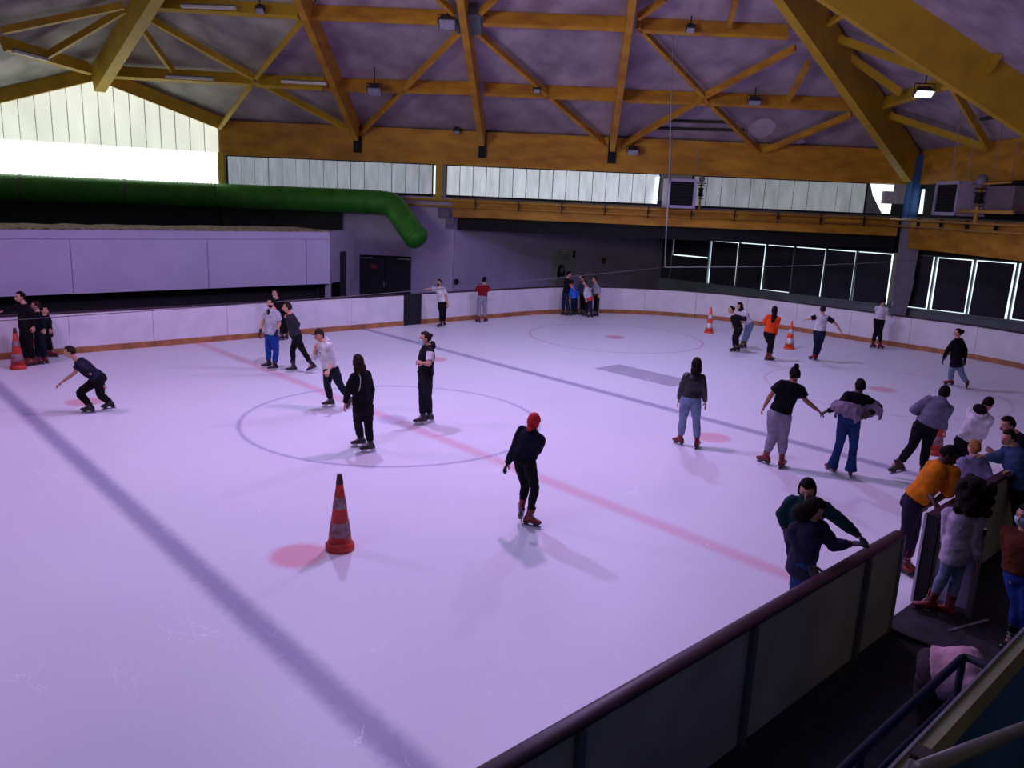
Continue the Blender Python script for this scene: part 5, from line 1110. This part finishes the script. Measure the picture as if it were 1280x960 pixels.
# ---- far boards
GD = 'tight group of five by the far corner boards'
person('person in dark navy top and jeans at the left of the far corner group', (706.5, 394.5), 1.72, 100, (711, 343), (709.5, 348), (707, 368), ((704.5, 378), (709, 378)), ((704, 390), (710.5, 390.5)), ((705, 357), (713, 357)), ((707, 364), (716, 360)),
       top=(cloth('navy_dark', (20, 20, 34)), 'short', 'hip', .022, 'top'), legs=(JDARK, 'straight'), hair=('short', 'black'), skates=('black', False))
person('child in bright blue jacket in the far corner group', (717, 394.5), 1.52, 250, (714.3, 353.3), (716, 358.3), (717.8, 374), ((715.5, 382), (719.5, 382)), ((716.3, 390), (719.5, 390)), ((712, 367), (722, 367)), ((709.5, 370, -.1), (721, 374)),
       top=(cloth('blue_bright', (52, 110, 220)), 'long', 'hip', .03, 'jacket'), legs=(JDARK, 'straight'), hair=('short', 'brown'), skates=('black', False))
person('person in dark grey top and black trousers at the back of the far corner group', (729, 394), 1.72, 260, (727.3, 346), (728, 351), (728.3, 368), ((727, 377), (730.5, 377)), ((726.5, 390), (731, 390)), ((723, 359), (733, 359)), ((722, 365), (733, 366)),
       top=(cloth('slate', (58, 58, 74)), 'long', 'hip', .022, 'top'), legs=(BLK, 'straight'), hair=('short', 'dkbrown'), skates=('black', False))
def redwaist(I, add):
    s = I['s']; mb = MB(); c = I['P']+I['spine']*.06*s; mb.rings([(c+I['spine']*.07*s, I['Rs']*.18*s, I['Fs']*.15*s), (c, I['Rs']*.21*s, I['Fs']*.18*s), (c-I['spine']*.10*s, I['Rs']*.20*s, I['Fs']*.17*s)], 16); mb.tube([c+I['B_']*.1*s+I['spine']*.04*s, c-I['Fs']*.0+I['B_']*.26*s, c+I['B_']*.22*s-Z_*.12*s], [.09*s, .08*s, .04*s], 10)
    linkpart(smoothed(mb, 'tied_jacket', .014, [cloth('coral', (235, 62, 66))], I['org'], 2, .01, 2), 'tied_jacket', I['root'])
person('child in white top with coral jacket tied at the waist in the far corner group', (736, 396.5), 1.58, 265, (731, 353.3), (732.7, 358.5), (736.5, 374.5), ((734, 384), (738.5, 384.5)), ((732.5, 391.5), (738.7, 393)), ((731, 367), (738, 367)), ((732.5, 374, -.2), (739, 374)),
       top=(WHT, 'long', 'hip', .024, 'top'), legs=(JDARK, 'straight'), hair=('short', 'brown'), skates=('black', False), extras=redwaist)
person('person in light grey jumper leaning at the right of the far corner group', (745, 395.5), 1.68, 280, (743.3, 349.3), (744.5, 354.3), (745.5, 369), ((744.5, 378.5), (747, 379)), ((743, 391), (746, 391.5)), ((741, 362), (749, 362)), ((740.5, 368), (749, 368)),
       top=(GREYL, 'long', 'hip', .024, 'jumper'), legs=(BLK, 'straight'), hair=('short', 'brown'), skates=('black', False))
person('person in white tee with dark mask holding the far boards with one arm', (552.5, 409.5), 1.66, 320, (548.8, 353.5), (550, 358.7), (553, 379), ((551.5, 392), (555, 392)), ((551, 404), (555, 402)), ((537, 360.8), (558, 370.5)), ((531, 362), (559.5, 379.5)),
       top=(WHT, 'short', 'hip', .024, 'tee'), legs=(BLK, 'straight'), hair=('short', 'black'), skates=('black', False), mask='black', feet=((320,), (20,)))
person('person in dark red shirt and grey trousers leaning over the far boards', (602.5, 403), 1.70, 172, (605.7, 350.3), (605, 355.5), (602.8, 371), ((599, 383.5), (606, 383.5)), ((598.5, 398.5), (606.5, 398)), ((595.8, 362.5), (611, 362)), ((598, 363, .3), (608, 363, .3)),
       top=(cloth('dark_red', (128, 24, 30)), 'long', 'hip', .026, 'shirt'), legs=(GREYL, 'straight'), hair=('short', 'black'), skates=('red', False), feet=((230,), (150,)))
person('person in black with white mask at the chin behind the stout man', (352, 424), 1.74, 335, (343.8, 366.8), (346.5, 373.5), (352.5, 393), ((353, 405), (357, 406)), ((352, 419.5), (357.5, 419)), ((343, 385), (354, 384)), ((345, 393), (357, 393)),
       top=(BLK, 'long', 'hip', .022, 'jacket'), legs=(BLK, 'straight'), hair=('short', 'brown'), skates=('black', False), mask='white')
person('tall skater in black leaning an arm on the boards behind the left cones', (40, 459), 1.82, 320, (25.3, 371.5), (30, 379.5), (33, 413), ((28.5, 433), (37, 433)), ((33, 451), (42, 450)), ((14, 385), (42, 395)), ((3, 389), (42, 408)),
       top=(BLK, 'long', 'hip', .026, 'jacket'), legs=(BLK, 'straight'), hair=('short', 'black'), skates=('red', False))
person('skater in black jacket and black trousers in the middle of the left group', (53, 457), 1.74, 300, (44.6, 382.5), (46.5, 389.5), (49.5, 415), ((47.5, 434), (54, 434)), ((49, 449), (55.5, 448)), ((43, 402), (54, 401)), ((45, 411), (55, 411)),
       top=(cloth('black_blue', (16, 18, 26)), 'long', 'hip', .024, 'jacket'), legs=(cloth('trousers_ink', (18, 20, 32)), 'straight'), hair=('short', 'brown'), skates=('red', False))
person('skater in long black coat at the right of the dark left group', (62, 448), 1.66, 100, (54.5, 388), (55.5, 394), (57.5, 414), ((57.5, 429), (62, 429)), ((60, 440), (64, 440)), ((53, 403), (61, 403)), ((55, 410), (62.5, 411)),
       top=(BLK, 'long', 'long', .024, 'coat'), legs=(BLK, 'slim'), hair=('short', 'black'), skates=('red', False))
# ---- by the near boards and the gate
person('person in dark green jumper with long black hair reaching out to the board rail', (-1.15, -9.62, 0), 1.72, 345, (1009, 612.5), (1010.5, 623), (1003, 668), ((997, 712), (1009, 712)), ((996, 745), (1010, 745)), ((977.5, 643), (1050, 650)), ((980.5, 659), (1072, 668.5, .0)),
       top=(cloth('dark_green', (10, 50, 52)), 'long', 'hip', .024, 'jumper'), legs=(JDARK, 'straight'), hair=('long', 'black'), gloves='dark', skates=('red', False), hfa=335, htilt=(20, 0), sh=((991, 627), (1029, 634)), mask='black')
person('person in dark denim tunic and blue jeans bending over the near board rail', (-1.75, -9.85, 0), 1.66, 75, (1016, 637), (1014, 648), (1003, 698), ((998, 737), (1008, 737)), ((996, 770), (1008, 770)), ((1000, 690, -.1), (1041, 681)), ((1012, 708, -.15), (1062, 680)),
       top=(cloth('denim_dark', (36, 34, 58)), 'long', 'long', .022, 'tunic'), legs=(JBLUE, 'straight'), hair=('medium', 'dkbrown'), gloves='dark', skates=('red', False), htilt=(30, 0), sh=((993, 662), (1027, 659)))
person('man in orange yellow sweatshirt and dark trousers leaning at the open gate', (1.25, -9.72, 0), 1.80, 62, (1185.5, 569), (1178.5, 578), (1142, 626), ((1134.5, 660), (1142, 661)), ((1127, 691), (1134, 690)), ((1160, 616, -.15), (1187, 614)), ((1167.5, 627, -.3), (1160, 632.5, -.1)),
       top=(cloth('amber', (214, 118, 14)), 'elbow', 'hip', .030, 'sweatshirt'), legs=(cloth('trousers_plum', (34, 26, 48)), 'straight'), hair=('short', 'black'), skin_='dark', skates=('red', False), htilt=(35, 0), feet=((20,), (40,)), sh=((1165, 583), (1192, 590)))
person('blonde child in lavender grey hoodie seen from behind at the boards', (3.1, -9.78, 0), 1.52, 185, (1217.5, 560), (1216.5, 571), (1211, 622), ((1207, 660), (1216, 660)), ((1206, 690), (1216, 690)), ((1199, 598), (1236, 596)), ((1203, 610, .1), (1236, 606, .1)),
       top=(cloth('hoodie_lavender', (128, 122, 158)), 'long', 'hip', .026, 'hoodie'), legs=(JDARK, 'straight'), hair=('short', 'blonde'), skates=('red', False), extras=hood_down(cloth('hoodie_lavender', (128, 122, 158))), headscale=1.08)
person('woman with big dark curly hair and pale long top stepping in at the gate', (.55, -11.05, 0), 1.68, 215, (1213, 614), (1208, 634), (1196, 685), ((1182, 714), (1195, 720)), ((1166, 738), (1187.5, 757)), ((1184, 668), (1217, 674)), ((1182, 685, .1), (1221, 702)),
       top=(cloth('top_pale', (176, 160, 182)), 'long', 'long', .022, 'long_top'), legs=(JEAN, 'slim'), hair=('afro', 'dkbrown'), skin_='tan', skates=('red', False), feet=((240,), (200,)), sh=((1186, 642), (1225, 640)))
person('person in black top with short dark hair leaning on the boards at right edge', (4.25, -10.95, 0), 1.74, 262, (1259.5, 531), (1268, 541), (1287, 590), ((1284, 630), (1290, 630)), ((1284, 660), (1291, 660)), ((1252, 571), (1278, 575)), ((1243, 566), (1262, 572)),
       top=(BLK, 'long', 'hip', .024, 'top'), legs=(BLK, 'straight'), hair=('short', 'dkbrown'), skates=('black', False), hfa=275, htilt=(15, 0), sh=((1268, 549), (1290, 553)))
person('person in blue grey jumper with face mask leaning on the boards at right edge', (3.35, -10.9, 0), 1.70, 285, (1260.5, 548), (1266, 557), (1279, 616), ((1274, 650), (1284, 652)), ((1274, 690), (1284, 690)), ((1249, 573), (1272, 600)), ((1230, 570), (1262, 592, -.2)),
       top=(cloth('blue_grey', (52, 72, 104)), 'long', 'hip', .028, 'jumper'), legs=(BLK, 'straight'), hair=('short', 'brown'), skates=('black', False), mask='white', hfa=285, sh=((1254, 566), (1283, 570)), htilt=(10, 0))
person('person with blue mask, fuzzy rust jacket and blue jeans at the right edge', (.35, -11.75, 0), 1.68, 300, (1281, 645), (1281, 662), (1277, 720), ((1272, 755), (1283, 757)), ((1266, 790), (1280, 796)), ((1263, 695), (1296, 695)), ((1262, 718), (1296, 718)),
       top=(cloth('rust', (96, 46, 30)), 'long', 'hip', .034, 'jacket'), legs=(cloth('jeans_mid', (44, 68, 150)), 'slim'), hair=('short', 'black'), skates=('black', False), mask='blue')
def pinkbend():
    g = V((-2.25, -11.62, 0)); pd = (1160, 846)
    return person('person in pale pink shirt bending down beside the stair handrail', (g.x, g.y, 0), 1.72, 88, (1250, 866), (1226, 838), (1163, 838), ((1158, 895), (1166, 897)), ((1156, 945), (1168, 948)), ((1222, 895), (1238, 893)), ((1226, 935), (1240, 930)),
       top=(cloth('pale_pink', (206, 158, 170)), 'short', 'hip', .035, 'shirt'), legs=(cloth('trousers_taupe', (66, 54, 58)), 'straight'), hair=('short', 'brown'), skates=('black', False), htilt=(60, 0), build=1.3)
pinkbend()


# ================================================================== LIGHT
w = bpy.data.worlds.new('world'); SC.world = w; w.use_nodes = True
bg = w.node_tree.nodes['Background']; bg.inputs[0].default_value = (.80, .70, .84, 1); bg.inputs[1].default_value = .065
def spot(x, y, z, power, col, size=140, blend=1.0, rad_=.25, tilt=None):
    l = bpy.data.lights.new('rink_lamp', 'SPOT'); l.energy = power; l.color = col; l.spot_size = radians(size); l.spot_blend = blend; l.shadow_soft_size = rad_
    o = bpy.data.objects.new('rink_lamp', l); COL.objects.link(o); o.location = (x, y, z)
    if tilt: o.rotation_euler = (V(tilt)-V((x, y, z))).to_track_quat('-Z', 'Y').to_euler()
    return o
LC = (.55, .47, 1.0); PK = (.78, .43, .98); BL = (.50, .48, 1.0)
spot(-1.0, .9, 8.6, 1400, LC, 165, .7, .22); spot(1.2, -2.7, 8.6, 1300, PK, 165, .7, .25)
spot(-9.5, -5.5, 8.6, 560, LC, 165, .7, 1.8); spot(-8.5, 4.5, 8.6, 1050, PK, 165, .7, .8)
spot(-3.5, -7.0, 8.6, 480, BL, 165, .7, 1.8)
spot(5.8, 4.0, 8.6, 420, LC, 165, .7, 1.6); spot(8.6, .6, 8.6, 1450, BL, 165, .7, .25)
spot(15.5, 2.5, 8.2, 620, LC, 165, .7, 1.4)
# added fill light behind the viewer's left, brightens the eave beams and roof
al = bpy.data.lights.new('added_fill', 'AREA'); al.energy = 210; al.size = 9; al.size_y = 2.5; al.shape = 'RECTANGLE'; al.color = (1.0, .97, .86); al.spread = radians(60)
ao = bpy.data.objects.new('added_fill', al); COL.objects.link(ao); ao.location = UV(-17, 3, 6.5); ao.rotation_euler = (UV(8, V1, 11)-ao.location).to_track_quat('-Z', 'Y').to_euler()
SC.view_settings.view_transform = 'Standard'; SC.view_settings.look = 'None'; SC.view_settings.exposure = 0; SC.view_settings.gamma = 1
SC.view_settings.use_curve_mapping = False
